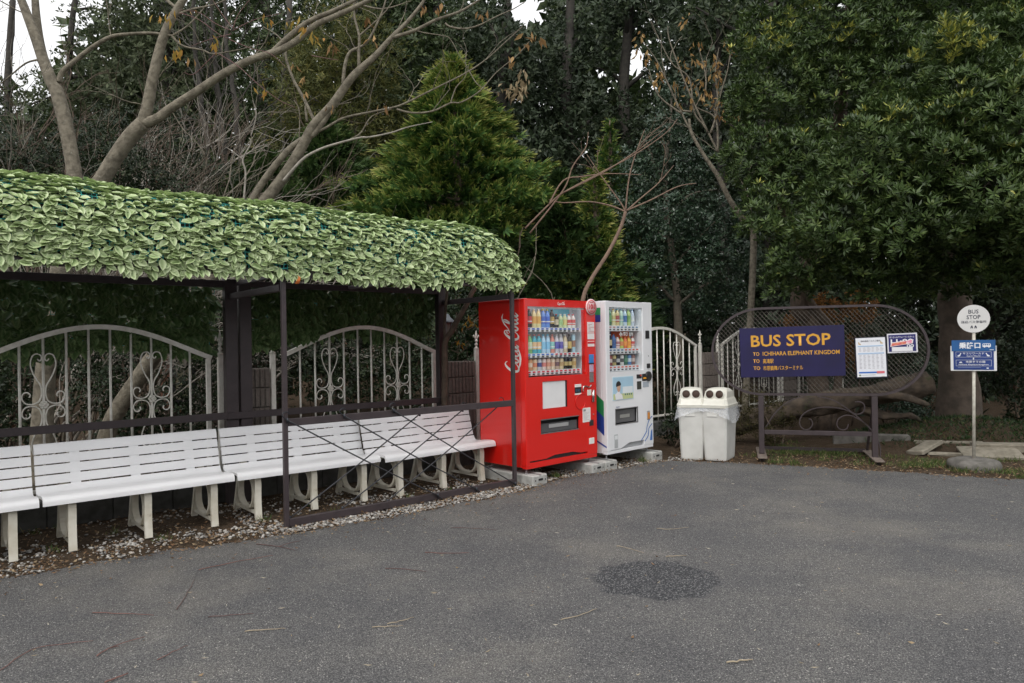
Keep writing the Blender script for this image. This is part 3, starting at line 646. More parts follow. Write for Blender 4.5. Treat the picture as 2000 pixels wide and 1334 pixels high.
# ------------------------------------------------------------------ vending machines
UMv=np.array([math.cos(UM_),math.sin(UM_),0]); VMv=np.array([-UMv[1],UMv[0],0])
ORD=['first','second','third','fourth','fifth','sixth','seventh','eighth','ninth','tenth','eleventh','twelfth']
def bottle_mesh(name,prof,n=12): return MB().lathe(prof,n)
_meshes={}
def shared(key,fn):
    if key not in _meshes:
        me=bpy.data.meshes.new(key); o=fn().build(key,[white_plastic]); _meshes[key]=o.data; bpy.data.objects.remove(o); bpy.data.meshes.remove(me)
    return _meshes[key]
def put(name,me,m,parent,loc=None):
    o=new(name,me,parent,loc); o.material_slots[0].link='OBJECT'; o.material_slots[0].material=m; return o
def drink(desc,kind,cols,pos,rz,h,label,group):
    """cols: body, wrap, cap"""
    body,wrap,cap=[flat([q+(255-q)*.22 if sum(c)>150 else q for q in c],.25) if c else None for c in cols]
    r=.0305 if kind!='slim can' else .026
    if kind=='bottle':
        root=put('bottle',shared('bottle%.3f'%h,lambda:MB().lathe([(r*.85,0),(r,.008),(r,h*.60),(r*.93,h*.70),(r*.62,h*.84),(r*.42,h*.90),(r*.42,h*.94)],12)),body,None,pos)
        put('cap',shared('cap%.3f'%h,lambda:MB().lathe([(r*.47,h*.925),(r*.48,h*.995),(r*.43,h)],12)),cap,root)
        put('wrap',shared('wrap%.3f'%h,lambda:MB().lathe([(r*1.02,h*.22),(r*1.025,h*.60)],12,cap=False)),wrap,root)
        if len(desc)%2: put('wrap_band',shared('band%.3f'%h,lambda:MB().lathe([(r*1.035,h*.30),(r*1.035,h*.36)],12,cap=False)),flat((240,240,235),.3),root)
    else:
        root=put('can',shared(kind+'%.3f'%h,lambda:MB().lathe([(r*.80,0),(r,.008),(r,h*.90),(r*.82,h*.97),(r*.82,h)],12)),body,None,pos)
        put('lid',shared(kind+'lid%.3f'%h,lambda:MB().lathe([(r*.84,h*.985),(r*.84,h*1.012),(r*.74,h*1.012),(r*.74,h*.995)],12)),cap if cap else grey_metal,root)
        put('wrap',shared(kind+'wrap%.3f'%h,lambda:MB().lathe([(r*1.02,h*.30),(r*1.025,h*.66)],12,cap=False)),wrap,root)
    root.rotation_euler=(0,0,rz); tag(root,label,'drink',group); return root
def machine(name,label,loc,Wd,Dp,z0,z1,paint,win,inner_y=.16):
    """front faces -Y; x runs to the right"""
    r=thing(name,label,'vending machine',loc,UM_,'vending machines side by side'); x0,x1,zb,zt=win
    cb=MB(); cb.bx(0,.02,.0745,Dp,z0+.01,z1,bev=.004); cb.bx(Wd-.02,Wd,.0745,Dp,z0+.01,z1,bev=.004); cb.bx(.0205,Wd-.0205,.0745,Dp-.001,z1-.02,z1-.0005); cb.bx(.0205,Wd-.0205,.0745,Dp-.001,z0+.0105,z0+.03); cb.bx(.0205,Wd-.0205,Dp-.02,Dp-.0015,z0+.031,z1-.021); cb.build('cabinet',paint,r)
    d=MB(); y0,y1=0,.073
    d.bx(0,x0,y0,y1,z0+.035,z1,bev=.006); d.bx(x1,Wd,y0,y1,z0+.035,z1,bev=.006); d.bx(x0-.004,x1+.004,y0+.001,y1,zt,z1-.001); return r,d
def panel(name,x0,x1,z0,z1,m,parent,y=-.004,t=.006,bev=.001):
    return MB().bx(x0,x1,y,y+t,z0,z1,bev=bev).build(name,m,parent)
def cavity(r,x0,x1,zb,zt,depth,m,name):
    c=MB(); c.bx(x0-.01,x1+.01,depth,depth+.01,zb-.01,zt+.01); c.bx(x0-.012,x0-.001,.02,depth,zb,zt); c.bx(x1+.001,x1+.012,.02,depth,zb,zt); c.bx(x0,x1,.02,depth,zt+.001,zt+.012); c.bx(x0,x1,.02,depth,zb-.012,zb-.001); return c.build(name,m,r)
def rows(r,mname,x0,dx,n,strips,y,tagc,btn_col):
    bm=shared('button',lambda:MB().box((0,0,0),(.040,.008,.015),bev=.005)); tm=shared('price_tag',lambda:MB().box((0,0,0),(.040,.003,.016)))
    for k,(zl,zh) in enumerate(strips):
        s=MB(); s.bx(x0-.06,x0+dx*(n-1)+.055,y,y+.09,zl,zh,bev=.002); s=s.build('shelf',white_paint,r)
        for i in range(n):
            zm=zl+(zh-zl)*.28
            put('button',bm,btn_col,s,(x0+i*dx,y-.003,zm)); put('price_tag',tm,flat(tagc[k] if not callable(tagc[k]) else tagc[k](i),.5),s,(x0+i*dx+.004,y-.001,zl+(zh-zl)*.72))
# --- red machine
RB=(.134,7.60,0); rz0,rz1=.154,1.974; Wd=1.17
red,door=machine('vending_machine','large glossy red drinks vending machine with white script lettering on its side',RB,Wd,.74,rz0,rz1,red_paint,(.057,.992,1.13,1.892))
wx0,wx1,wzb,wzt=.057,.992,1.13,1.892
# lower door built round the poster recess and the delivery slot
door.bx(wx0-.004,.225,.001,.073,.30,wzb); door.bx(.86,wx1+.004,.001,.073,.30,wzb); door.bx(.225,.86,.001,.073,.667,.775); door.bx(.225,.86,.001,.073,1.075,wzb); door.bx(.225,.262,.001,.073,.775,1.075); door.bx(.664,.86,.001,.073,.775,1.075); door.bx(.225,.86,.001,.073,.30,.503)
kick=[(0.0,.235),(.30,.235),(.44,.262),(.74,.262),(.88,.235),(1.17,.235),(1.17,.31),(0,.31)]
door.prism([(x+ (.001 if x<.5 else -.001),z) for x,z in kick],.0015,.072)
door.build('door',red_paint,red)
MB().bx(.004,Wd-.004,.004,.074,rz0,.216,bev=.004).build('kick_plate',red_paint,red)
MB().bx(.02,Wd-.02,.03,.074,.21,.30).build('vent_gap',dark_slot,red)
cavity(red,wx0,wx1,wzb,wzt,.20,inner_white,'display_case')
cav2=cavity(red,.23,.858,.505,.665,.15,dark_slot,'delivery_slot')
panel('flap',.245,.845,.515,.615,mat('smoked_flap',(.10,.10,.105),.18),red,.03,.004)
panel('flap_label',.38,.70,.56,.60,flat((165,165,165),.5),red,.026,.003)
panel('slot_frame',.232,.856,.655,.664,grey_metal,red,.002,.02); panel('slot_frame',.232,.856,.5055,.512,grey_metal,red,.002,.02)
panel('blank_panel',.264,.640,.778,1.072,flat((232,232,232),.3),red,.012,.01); MB().bx(.641,.663,.008,.06,.777,1.073).build('recess',dark_slot,red)
tube_glow=mat('display_tube',(.9,.9,.9),.5,emit=(.92,.97,1)); tube_glow.node_tree.nodes['Principled BSDF'].inputs['Emission Strength'].default_value=3
MB().tube([(wx0+.01,.030,wzt-.007),(wx1-.01,.030,wzt-.007)],.006,8).build('light_tube',tube_glow,red); MB().bx(wx0+.002,wx1-.002,.0205,.0225,wzt-.020,wzt-.0005).build('visor',inner_white,red)
rows(red,'red',.112,.0725,12,[(1.617,1.664),(1.334,1.382),(1.142,1.196)],.055,[(60,95,190),lambda i:(60,110,200) if i<6 else (215,40,60),(215,45,70)],flat((60,62,62),.4,'button_grey'))
panel('backing_card',.55,.92,1.70,1.885,flat((120,205,225),.5),red,.185,.004)
MB().add([(wx0-.002,.018,wzb-.002),(wx1+.002,.018,wzb-.002),(wx1+.002,.018,wzt+.002),(wx0-.002,.018,wzt+.002)],[[0,1,2,3]]).build('window',glass,red)
RED_ROWS=[[('dark cola',(28,10,12),(200,20,30),(190,20,30))]*2+[('pale yellow soda',(240,225,150),(235,170,60),(245,240,230))]*2+[('blue sports drink',(70,130,225),(30,80,205),(245,215,40))]*2+[('black gold coffee',(25,22,20),(190,150,60),(20,20,20)),('black coffee',(30,30,34),(205,190,150),(200,40,40)),('pale green juice',(205,225,160),(150,205,120),(235,235,220)),('lime juice',(215,230,165),(235,215,120),(235,235,220)),('red apple',(240,235,225),(220,50,50),(220,60,60)),('small red apple',(240,235,225),(215,60,55),(225,70,70))],
[('green tea',(110,185,90),(215,235,190),(235,120,50))]*2+[('turquoise tea',(30,165,190),(240,190,130),(210,60,60))]*2+[('clear blue water',(165,210,240),(110,190,235),(60,180,220))]*2+[('coral tea',(215,110,90),(120,200,190),(200,70,60)),('violet label tea',(205,200,210),(60,60,170),(240,240,240)),('purple label tea',(205,200,205),(70,60,165),(240,240,240)),('beige tea',(215,190,150),(240,225,195),(240,240,235)),('black gold tea',(50,40,35),(200,165,70),(35,30,30)),('slim light blue',(165,215,235),(130,80,50),(235,240,245))],
[('pale green',(215,225,180),(150,190,110),None),('orange',(225,150,95),(245,225,200),None),('peach',(240,205,160),(225,120,80),None),('navy label',(205,205,215),(40,60,130),None),('pink',(240,215,205),(225,120,110),None),('salmon',(235,195,170),(220,140,110),None),('cream',(235,215,185),(225,175,140),None),('brown label',(195,165,140),(90,60,70),None),('tan',(225,200,150),(190,150,90),None),('black',(40,36,34),(190,165,90),None),('second black',(38,34,32),(200,175,100),None),('gold',(220,195,140),(190,150,75),None)]]
def frame_pt(b,x,y,z): return np.array(b)*np.array([1,1,0])+UMv*x+VMv*y+np.array([0,0,z])
for k,(row,zs,h,kd) in enumerate(zip(RED_ROWS,(1.664,1.382,1.196),(.205,.208,.125),('bottle','bottle','can'))):
    for i,(ds,b_,w_,c_) in enumerate(row):
        kk,hh=(kd,h) if not(k==0 and i>6) else ('bottle',.155)
        if k==1 and i==11: kk='slim can'
        kn='bottle' if kk=='bottle' else 'can'
        drink(ds,kk,(b_,w_,c_),frame_pt(RB,.105+i*.0715,.105,zs+.001),UM_,hh,'%s %s, %s from the left on the %s shelf of the red machine'%(ds,kn,ORD[i],('top','middle','bottom')[k]),'sample drinks in the vending machine windows')
# fittings on the right of the door
panel('info_sheet',1.022,1.142,1.53,1.73,flat((238,232,230)),red); panel('info_stripe',1.022,1.142,1.60,1.606,flat((215,60,60)),red,-.0055); panel('info_sheet',1.024,1.140,1.445,1.51,flat((238,225,222)),red); panel('info_stripe',1.024,1.14,1.478,1.503,flat((205,50,60)),red,-.0055)
panel('touch_panel',1.04,1.125,1.255,1.355,flat((60,130,200),.2),red); panel('panel_rim',1.036,1.129,1.240,1.256,black_plastic,red,-.005); panel('card_reader',1.045,1.118,1.15,1.235,flat((190,170,195)),red); panel('keypad',1.045,1.118,1.03,1.146,flat((125,118,118)),red)
for k in range(6): panel('text_line',1.034,1.05+.05*(1+math.sin(k*4)),1.70-k*.016,1.704-k*.016,flat((200,90,90)),red,-.006,.002)
panel('price_display',.787,.895,.918,.985,black_plastic,red); panel('display_label',.787,.895,.986,1.02,flat((235,232,228)),red); panel('display_label',.787,.895,.898,.917,flat((235,232,228)),red)
lettering('0.00',.795,.935,.03,flat((70,110,140)),red,-.006)
cs=MB(); cs.tube(smooth([(.92,-.006,.93),(.93,-.006,.985),(.98,-.006,.99),(1.03,-.006,.975),(1.07,-.006,1.0)],4),.008,6); cs.build('coin_chute',mat('chrome',(.6,.58,.56),.2,metal=1),red)
MB().tube(smooth([(.965,-.004,.905),(.87,-.004,.90),(.80,-.004,.86),(.80,-.004,.78),(.86,-.004,.735),(.93,-.004,.75),(.955,-.004,.80)],4),.0045,6).build('door_grip',red_paint,red)
panel('lock_plate',1.0,1.07,.88,.945,flat((225,222,210)),red); MB().tube([(1.085,-.012,.80),(1.10,-.012,.94)],.018,10).build('handle',mat('chrome',(.6,.58,.56),.2),red)
panel('notice',.915,1.05,.575,.74,flat((236,232,228)),red); panel('notice_print',.925,.965,.70,.725,flat((150,150,150)),red,-.0055,.002)
for k in range(7): panel('notice_print',.925,1.03-.02*(k%3),.685-k*.014,.688-k*.014,flat((170,165,165)),red,-.0055,.002)
MB().bx(1.02,1.115,-.002,.03,.515,.605,bev=.01).build('coin_return_rim',flat((150,20,18)),red); panel('coin_return',1.032,1.103,.527,.592,dark_slot,red,-.004,.004)
panel('rating_label',1.02,1.11,.205 if False else .315,.385,flat((232,228,222)),red)
MB().tube([(1.105,-.004,.655),(1.105,.01,.655)],.008,8).build('lock',grey_metal,red)
dm=MB(); dm.lathe([(.001,0),(.094,0),(.094,.008),(.001,.008)],28); Vd=np.concatenate(dm.v); dm.v=[np.stack([Vd[:,0]+1.085,-.014+Vd[:,2],Vd[:,1]+1.905],1)]; disc=dm.build('round_badge',flat((238,205,205)),red)
rg=MB(); rg.lathe([(.072,0),(.080,0),(.080,.002),(.072,.002),(.072,0)],28,cap=False); Vd=np.concatenate(rg.v); rg.v=[np.stack([Vd[:,0]+1.085,-.017+Vd[:,2],Vd[:,1]+1.905],1)]; rg.build('badge_ring',flat((215,60,70)),red)
badge=flat((205,30,45)); lettering('101',1.085,1.885,.052,badge,red,-.019,.105,'C',.035)
for q in (1.845,1.858): panel('badge_bar',1.05,1.12,q,q+.006,badge,red,-.018,.002)
panel('badge_bar',1.055,1.115,1.955,1.962,badge,red,-.018,.002)
# the script wordmark, as pen strokes
COKE=[[(1.55,1.75,.06),(1.35,2.0,.10),(1.0,2.02,.16),(.55,1.55,.26),(.28,.85,.30),(.4,.25,.24),(.8,.08,.16),(1.2,.28,.09),(1.45,.6,.05)],
[(.8,.08,.1),(1.5,-.12,.16),(2.4,-.16,.2),(3.2,-.02,.12),(3.9,.25,.04)],
[(1.9,1.15,.09),(1.62,.85,.2),(1.6,.35,.2),(1.82,.1,.12),(2.08,.35,.18),(2.18,.85,.18),(1.98,1.14,.09),(1.85,1.1,.06)],
[(3.0,.95,.16),(2.85,1.15,.1),(2.62,.95,.18),(2.48,.5,.22),(2.62,.12,.14),(2.9,.18,.08),(3.15,.5,.05)],
[(3.82,1.0,.1),(3.55,1.15,.1),(3.3,.85,.2),(3.22,.35,.2),(3.4,.1,.12),(3.65,.4,.1),(3.9,1.1,.14),(3.78,.4,.2),(3.9,.1,.14),(4.15,.4,.06)],
[(4.25,.95,.12),(4.45,1.0,.16),(4.62,1.05,.12)],
[(6.1,1.7,.05),(5.95,2.05,.11),(5.6,2.05,.16),(5.15,1.55,.26),(4.88,.85,.30),(5.0,.25,.24),(5.35,.06,.16),(5.75,.28,.09),(5.95,.6,.05)],
[(5.6,1.5,.06),(5.75,1.75,.10),(6.05,1.68,.12),(6.0,1.4,.09),(5.75,1.35,.07),(6.3,1.55,.08),(7.0,2.15,.13),(7.75,2.45,.13),(8.4,2.3,.05)],
[(6.5,1.15,.09),(6.22,.85,.2),(6.2,.35,.2),(6.42,.1,.12),(6.68,.35,.18),(6.78,.85,.18),(6.58,1.14,.09),(6.45,1.1,.06)],
[(6.75,.75,.06),(7.1,1.1,.07),(7.5,1.8,.12),(7.52,2.2,.1),(7.35,2.2,.1),(7.15,1.5,.2),(7.1,.5,.22),(7.28,.1,.16),(7.55,.4,.06)],
[(8.25,1.0,.1),(8.0,1.15,.1),(7.75,.85,.2),(7.67,.35,.2),(7.85,.1,.12),(8.1,.4,.1),(8.35,1.1,.14),(8.23,.4,.2),(8.35,.1,.14),(8.75,.5,.05)]]
def coke(scale,to3,m,parent,name='lettering'):
    return strokes([[(x+.16*y,y,w*1.3+.015) for x,y,w in p] for p in COKE],lambda x,y:to3(x*scale,y*scale),m,name,parent)
logo_white=flat((238,236,232),.35,'logo_white')
coke(.0155,lambda x,y:(.535+x*.92-.02,-.003,1.916+y),logo_white,red)
# on the side: reads upwards, tops of the letters towards the back
coke(.0735,lambda x,y:(-.002,.085+y*1.45,1.165+x*1.02),logo_white,red)
# --- white machine
WB=(1.11,8.48,0); wz0,wz1=.157,1.985
wh,door=machine('vending_machine','slimmer white drinks vending machine with blue and green side stripes',WB,.925,.70,wz0,wz1,white_paint,(.075,.727,1.135,1.912))
door.bx(.071,.16,.001,.073,.27,1.135); door.bx(.597,.731,.001,.073,.27,1.135); door.bx(.16,.597,.001,.073,.685,1.135); door.bx(.16,.597,.001,.073,.27,.50)
door.prism([(.001,.205),(.25,.205),(.42,.262),(.72,.262),(.82,.225),(.924,.225),(.924,.28),(.001,.28)],.0015,.072)
door.build('door',white_paint,wh)
MB().bx(.004,.921,.004,.074,wz0,.198,bev=.004).build('kick_plate',white_paint,wh)
vg=MB(); vg.bx(.02,.90,.035,.074,.195,.27); vg.build('vent_gap',dark_slot,wh)
for k in range(26): MB().bx(.27+k*.021,.282+k*.021,.028,.036,.200,.262).build('vent_slat',flat((190,192,195)),wh)
cavity(wh,.075,.727,1.135,1.912,.20,inner_white,'display_case'); cavity(wh,.162,.595,.503,.683,.14,dark_slot,'delivery_slot')
panel('flap',.175,.583,.515,.668,mat('smoked_flap',(.10,.10,.105),.18),wh,.03,.004); panel('flap_label',.28,.47,.57,.61,flat((150,150,145)),wh,.026,.003); 
fm=MB(); fm.bx(.158,.6,-.003,.01,.683,.692); fm.bx(.158,.6,-.003,.01,.494,.503); fm.bx(.153,.162,-.003,.01,.494,.692); fm.bx(.595,.604,-.003,.01,.494,.692); fm.build('slot_frame',grey_metal,wh)
lettering('ENJOY',.17,.70,.018,flat((60,80,130)),wh,-.003)
MB().tube([(.085,.030,1.905),(.717,.030,1.905)],.006,8).build('light_tube',tube_glow,wh); MB().bx(.077,.725,.0205,.0225,1.892,1.9115).build('visor',inner_white,wh)
rows(wh,'white',.15,.0755,8,[(1.626,1.692),(1.345,1.414),(1.137,1.206)],.055,[lambda i:(70,120,160) if i>1 else (190,120,120),lambda i:(90,120,160) if i<4 else (225,80,60),lambda i:(225,100,80)],black_plastic)
MB().add([(.073,.018,1.133),(.729,.018,1.133),(.729,.018,1.914),(.073,.018,1.914)],[[0,1,2,3]]).build('window',glass,wh)
panel('backing_card',.34,.70,1.415,1.625,flat((240,105,35),.5),wh,.185,.004); panel('backing_card',.08,.34,1.415,1.62,flat((40,60,110),.5),wh,.186,.004)
lettering('ITO EN',.40,1.568,.042,logo_white,wh,.060,.21,bold=.03,shear=.15,name='logo_lettering')
st=MB(); 
for a in range(4): st.box((.365+.016*math.cos(a*PI/2),.06,1.588+.016*math.sin(a*PI/2)),(.020,.002,.020))
st.build('logo_mark',logo_white,wh)
WHITE_ROWS=[[('pale green tea',(200,215,150),(120,165,80),(60,130,70)),('dark green tea',(35,95,55),(90,150,80),(30,80,45)),('pale yellow tea',(235,225,160),(215,200,120),(215,150,40)),('red label tea',(215,190,120),(170,60,60),(60,130,150)),('pale aqua tea',(190,220,195),(150,205,190),(70,130,160)),('blue label water',(190,215,235),(50,100,170),(235,240,245)),('lime tea',(175,200,100),(115,170,80),(60,110,60)),('clear water',(195,210,230),(220,228,240),(120,150,200))],
[('brown coffee',(210,180,140),(110,75,45),(235,230,220)),('black coffee',(30,34,48),(210,190,140),(235,235,230)),('blue drink',(40,90,160),(30,70,140),(40,60,110)),('white capped pink',(235,205,200),(170,100,110),(245,245,240)),('lime green juice',(180,200,70),(215,120,60),(240,150,50)),('orange red juice',(235,90,40),(240,140,50),(240,120,40)),('yellow juice',(245,180,50),(240,140,40),(245,150,40)),('red and white',(235,225,220),(200,50,50),(225,60,50))],
[('orange',(225,140,80),(235,165,110),None),('dark red',(130,45,40),(220,200,190),None),('khaki',(190,170,95),(70,60,50),None),('black',(45,45,50),(180,180,180),None),('white and black',(225,225,220),(60,60,60),None),('dark green',(25,80,60),(60,120,90),None),('blue',(60,120,185),(200,220,235),None),('brown red',(120,70,60),(205,180,170),None)]]
for k,(row,zs,h,kd) in enumerate(zip(WHITE_ROWS,(1.692,1.414,1.206),(.205,.175,.125),('bottle','bottle','can'))):
    for i,(ds,b_,w_,c_) in enumerate(row):
        kn='bottle' if kd=='bottle' else 'can'
        drink(ds,kd,(b_,w_,c_),frame_pt(WB,.125+i*.0755,.105,zs+.001),UM_,.140 if (k==1 and i>2) else h,'%s %s, %s from the left on the %s shelf of the white machine'%(ds,kn,ORD[i],('top','middle','bottom')[k]),'sample drinks in the vending machine windows')
panel('black_pocket',.655,.70,1.77,1.905,black_plastic,wh,.10,.004)
panel('card_pad',.785,.862,1.53,1.63,black_plastic,wh,-.006,.008); MB().bx(.80,.872,-.012,.005,1.155,1.215,bev=.012).build('bill_slot',black_plastic,wh)
MB().tube([(.842,-.003,1.31),(.842,.01,1.31)],.008,8).build('lock',grey_metal,wh)
panel('price_display',.59,.69,1.035,1.085,black_plastic,wh); panel('display_digits',.655,.685,1.064,1.08,flat((220,60,30)),wh,-.0055,.002)
ck=MB(); ck.bx(.70,.80,-.012,.005,1.00,1.09,bev=.015); ck.lathe([(.001,0),(.062,0),(.062,.018),(.045,.022),(.001,.022)],18); Vc=ck.v[-1]; ck.v[-1]=np.stack([Vc[:,0]+.825,-Vc[:,2]-.0,Vc[:,1]+1.055],1); ck.build('coin_unit',black_plastic,wh)
MB().box((.745,-.014,1.035),(.07,.006,.02),bev=.002).build('coin_tray',flat((235,160,40)),wh)
panel('bill_window',.595,.68,.90,1.0,mat('dark_olive',(.03,.032,.025),.3),wh); panel('notice',.715,.835,.92,.985,flat((165,175,185)),wh)
MB().bx(.785,.858,-.006,.02,.50,.625,bev=.02).build('coin_return_rim',flat((150,150,152)),wh); MB().bx(.797,.848,-.009,.0,.515,.60,bev=.015).build('coin_return',flat((205,135,50)),wh)
panel('sticker',.13,.195,.225,.385,flat((175,178,180)),wh); panel('sticker_top',.138,.188,.325,.372,flat((225,228,230)),wh,-.0055,.002)
# the poster: a man in white before a meadow, plain print
pr=MB().bx(.112,.516,-.003,.004,.792,1.072).build('poster',flat((190,215,228)),wh)
panel('poster_sky',.12,.508,.87,1.066,flat((170,205,225)),pr,-.0045,.001); panel('poster_field',.12,.508,.80,.868,flat((195,205,150)),pr,-.0047,.001); panel('poster_cloud',.30,.50,.87,.95,flat((225,232,235)),pr,-.0049,.001)
pp_=[(.165,.80),(.15,.86),(.19,.885),(.205,.90),(.235,.90),(.25,.875),(.29,.85),(.30,.80)]; MB().prism(pp_,-.0062,-.0052).build('poster_shirt',flat((235,235,238)),pr)
th=np.linspace(0,2*PI,17)[:-1]; MB().prism([(.222+.035*math.cos(a),.945+.055*math.sin(a)) for a in th],-.0072,-.0064).build('poster_face',flat((205,165,140)),pr)
MB().prism([(.218+.048*math.cos(a),.972+.05*math.sin(a)) for a in np.linspace(.0,PI*1.12,10)],-.0082,-.0074).build('poster_hair',flat((40,36,36)),pr)
for i in range(4): panel('poster_print',.34+i*.04,.362+i*.04,.845,.865,flat((70,110,110)),pr,-.006,.001)
# stripes on the side (x=0 face) and the wave lines on the door
def side_panel(name,poly,m): # poly in (y,z)
    mb=MB(); n=len(poly); mb.add([(-.002,y,z) for y,z in poly],[list(range(n))]); mb.build(name,m,wh)
gr,bl=flat((40,140,85),.35),flat((40,70,150),.35)
side_panel('stripe',[(.075,1.82),(.20,1.82),(.20,1.905),(.075,1.905)],gr); side_panel('stripe',[(.075,1.735),(.20,1.735),(.20,1.82),(.075,1.82)],bl)
side_panel('stripe',[(.045,.60),(.45,.90),(.45,1.08),(.045,.79)],gr) ; side_panel('stripe',[(.045,.38),(.45,.68),(.45,.90),(.045,.60)],bl); side_panel('stripe',[(.01,.235),(.3,.36),(.3,.385),(.01,.255)],bl)
blue=flat((70,120,190),.35)
strokes([[(.662,.26,.012),(.74,.33,.014),(.775,.37,.014),(.785,.42,.013),(.83,.50,.013),(.895,.545,.012)],[(.735,.245,.012),(.80,.30,.014),(.815,.35,.014),(.825,.40,.013),(.895,.455,.012)]],lambda x,y:(x,-.003,y),blue,'wave_line',wh)
MB().prism([(.845,.245),(.895,.245),(.895,.385),(.87,.36)],-.003,.002).build('wave_line',blue,wh)
# feet and foundation blocks
for (b,xs) in ((red,(.06,1.10)),(wh,(.06,.87))):
    for x in xs:
        for y in(.07,.62):
            f=MB(); f.lathe([(.03,.100),(.03,.106),(.014,.112),(.010,.118),(.010,.165)],10,(x,y,0)); f.build('foot',grey_metal,b)
def foundation(cx_,lab):
    r=thing('foundation_block','pale grey concrete foundation block '+lab,'concrete block',frame_pt(RB,cx_,-.10,0),UM_,'foundation blocks under the vending machines')
    m=MB(); m.bx(0,.225,0,.86,-.03,.099,bev=.012); m.build('block',concrete,r)
    m=MB()
    for x in(.04,.19): m.tube([(x,-.002,.045),(x,.02,.045)],.008,8)
    m.build('socket',dark_slot,r); MB().bx(.085,.15,-.003,.01,.04,.062).build('handhold',dark_slot,r); MB().bx(.10,.13,-.002,.30,.0995,.102).build('strap',grey_metal,r)
foundation(-.01,'under the front left corner of the red machine'); foundation(.955,'under the right foot of the red machine'); foundation(1.19,'under the left foot of the white machine'); foundation(2.11,'under the right foot of the white machine')

# ------------------------------------------------------------------ rubbish bins
binw=mat('bin_plastic',(.66,.66,.63),.45,(.58,.58,.55),5,dirt=((.42,.40,.36),9,.66)); lidw=mat('lid_plastic',(.70,.69,.62),.4,(.62,.61,.54),7,dirt=((.42,.39,.32),14,.66)); holeb=mat('bin_hole',(.06,.035,.025),.8)
def make_bin(loc,rz,lab,seed):
    r=thing('rubbish_bin',lab,'bin',loc,rz,'pair of white rubbish bins'); rr=random.Random(seed)
    def ring(w,d,z,ch=.02,oy=0):
        a,b=w/2,d/2; return [(-a+ch,-b+oy,z),(a-ch,-b+oy,z),(a,-b+ch+oy,z),(a,b-ch+oy,z),(a-ch,b+oy,z),(-a+ch,b+oy,z),(-a,b-ch+oy,z),(-a,-b+ch+oy,z)]
    def loft(rs,m,cap=True):
        mb=MB(); V=[p for q in rs for p in q]; n=8; F=[[i*n+j,i*n+(j+1)%n,(i+1)*n+(j+1)%n,(i+1)*n+j] for i in range(len(rs)-1) for j in range(n)]
        if cap: F+=[list(range(n))[::-1],[(len(rs)-1)*n+j for j in range(n)]]
        mb.add(V,F); return mb
    loft([ring(.262,.42,.0,.02,.03),ring(.27,.43,.02,.02,.03),ring(.32,.50,.66,.02,.03)],binw).build('body',binw,r)
    loft([ring(.345,.54,.655,.03,.035),ring(.35,.545,.69,.03,.035),ring(.335,.53,.70,.03,.035)],lidw).build('lid_rim',lidw,r)
    lid=loft([ring(.335,.52,.70,.04,.035),ring(.305,.46,.755,.03,.03),ring(.285,.42,.775,.03,.04),ring(.272,.36,.85,.04,.045),ring(.235,.25,.882,.05,.03),ring(.13,.15,.897,.05,.03)],lidw).build('lid',lidw,r)
    for sx in(-1,1):
        m=MB(); 
        m.lathe([(.056,-.01),(.056,.010),(.049,.014),(.047,-.0)],20,cap=False); Vh=np.concatenate(m.v); m.v=[np.stack([Vh[:,0]+sx*.060,-.160-Vh[:,2]+(Vh[:,1])*.28,Vh[:,1]+.822],1)]; m.build('hole_rim',lidw,lid)
        m=MB(); m.lathe([(.001,0),(.048,0),(.048,.003),(.001,.003)],20); Vh=np.concatenate(m.v); m.v=[np.stack([Vh[:,0]+sx*.060,-.164-Vh[:,2]+(Vh[:,1])*.28,Vh[:,1]+.822],1)]; m.build('hole',holeb,lid)
    MB().box((-.02,-.222,.575),(.12,.003,.05),rx=rad(-2.9) if False else 0).build('label',flat((225,225,220)),r)
    # crumpled bag edge folded over the rim
    n=64; rs=[]; 
    base=[(.175,.24),(.18,.25)]
    for lvl in range(7):
        t=lvl/6; ringp=[]
        for j in range(n):
            a=2*PI*j/n; c_,s_=math.cos(a),math.sin(a); w_=.168+.004; d_=.262
            k_=max(abs(c_)/w_,abs(s_)/d_); x,y=c_/k_,s_/k_
            fl=1+t*(.05+.20*max(0,c_*(-1 if seed==1 else 1))**2)*(1 if t>.1 else .3)+.03*t*math.sin(j*1.7+seed)+.035*t*rr.uniform(-1,1)
            drop=(.085+.13*max(0,c_*(-1 if seed==1 else 1))**2+.03*math.sin(a*3+seed*2))*t
            ringp.append((x*fl,y*fl+.033,.668-drop+.008*rr.uniform(-1,1)*t))
        rs.append(ringp)
    mb=MB(); V=[p for q in rs for p in q]; mb.add(V,[[i*n+j,i*n+(j+1)%n,(i+1)*n+(j+1)%n,(i+1)*n+j] for i in range(6) for j in range(n)],smooth=True); mb.build('bag_edge',bag_film,r)
    return r
def binat(p0,p1,lab,seed):
    p0,p1=np.array(p0),np.array(p1); d=p1-p0; rz=math.atan2(d[1],d[0]); nn=np.array([-d[1],d[0]])/np.hypot(*d); c=(p0+p1)/2+nn*.18; return make_bin((c[0],c[1],0),rz,lab,seed)
binat((2.110,9.055),(2.372,8.985),'white plastic rubbish bin with two round holes, nearer the white machine',1)
binat((2.388,8.972),(2.612,8.835),'white plastic rubbish bin with two round holes, nearer the oval sign',2)

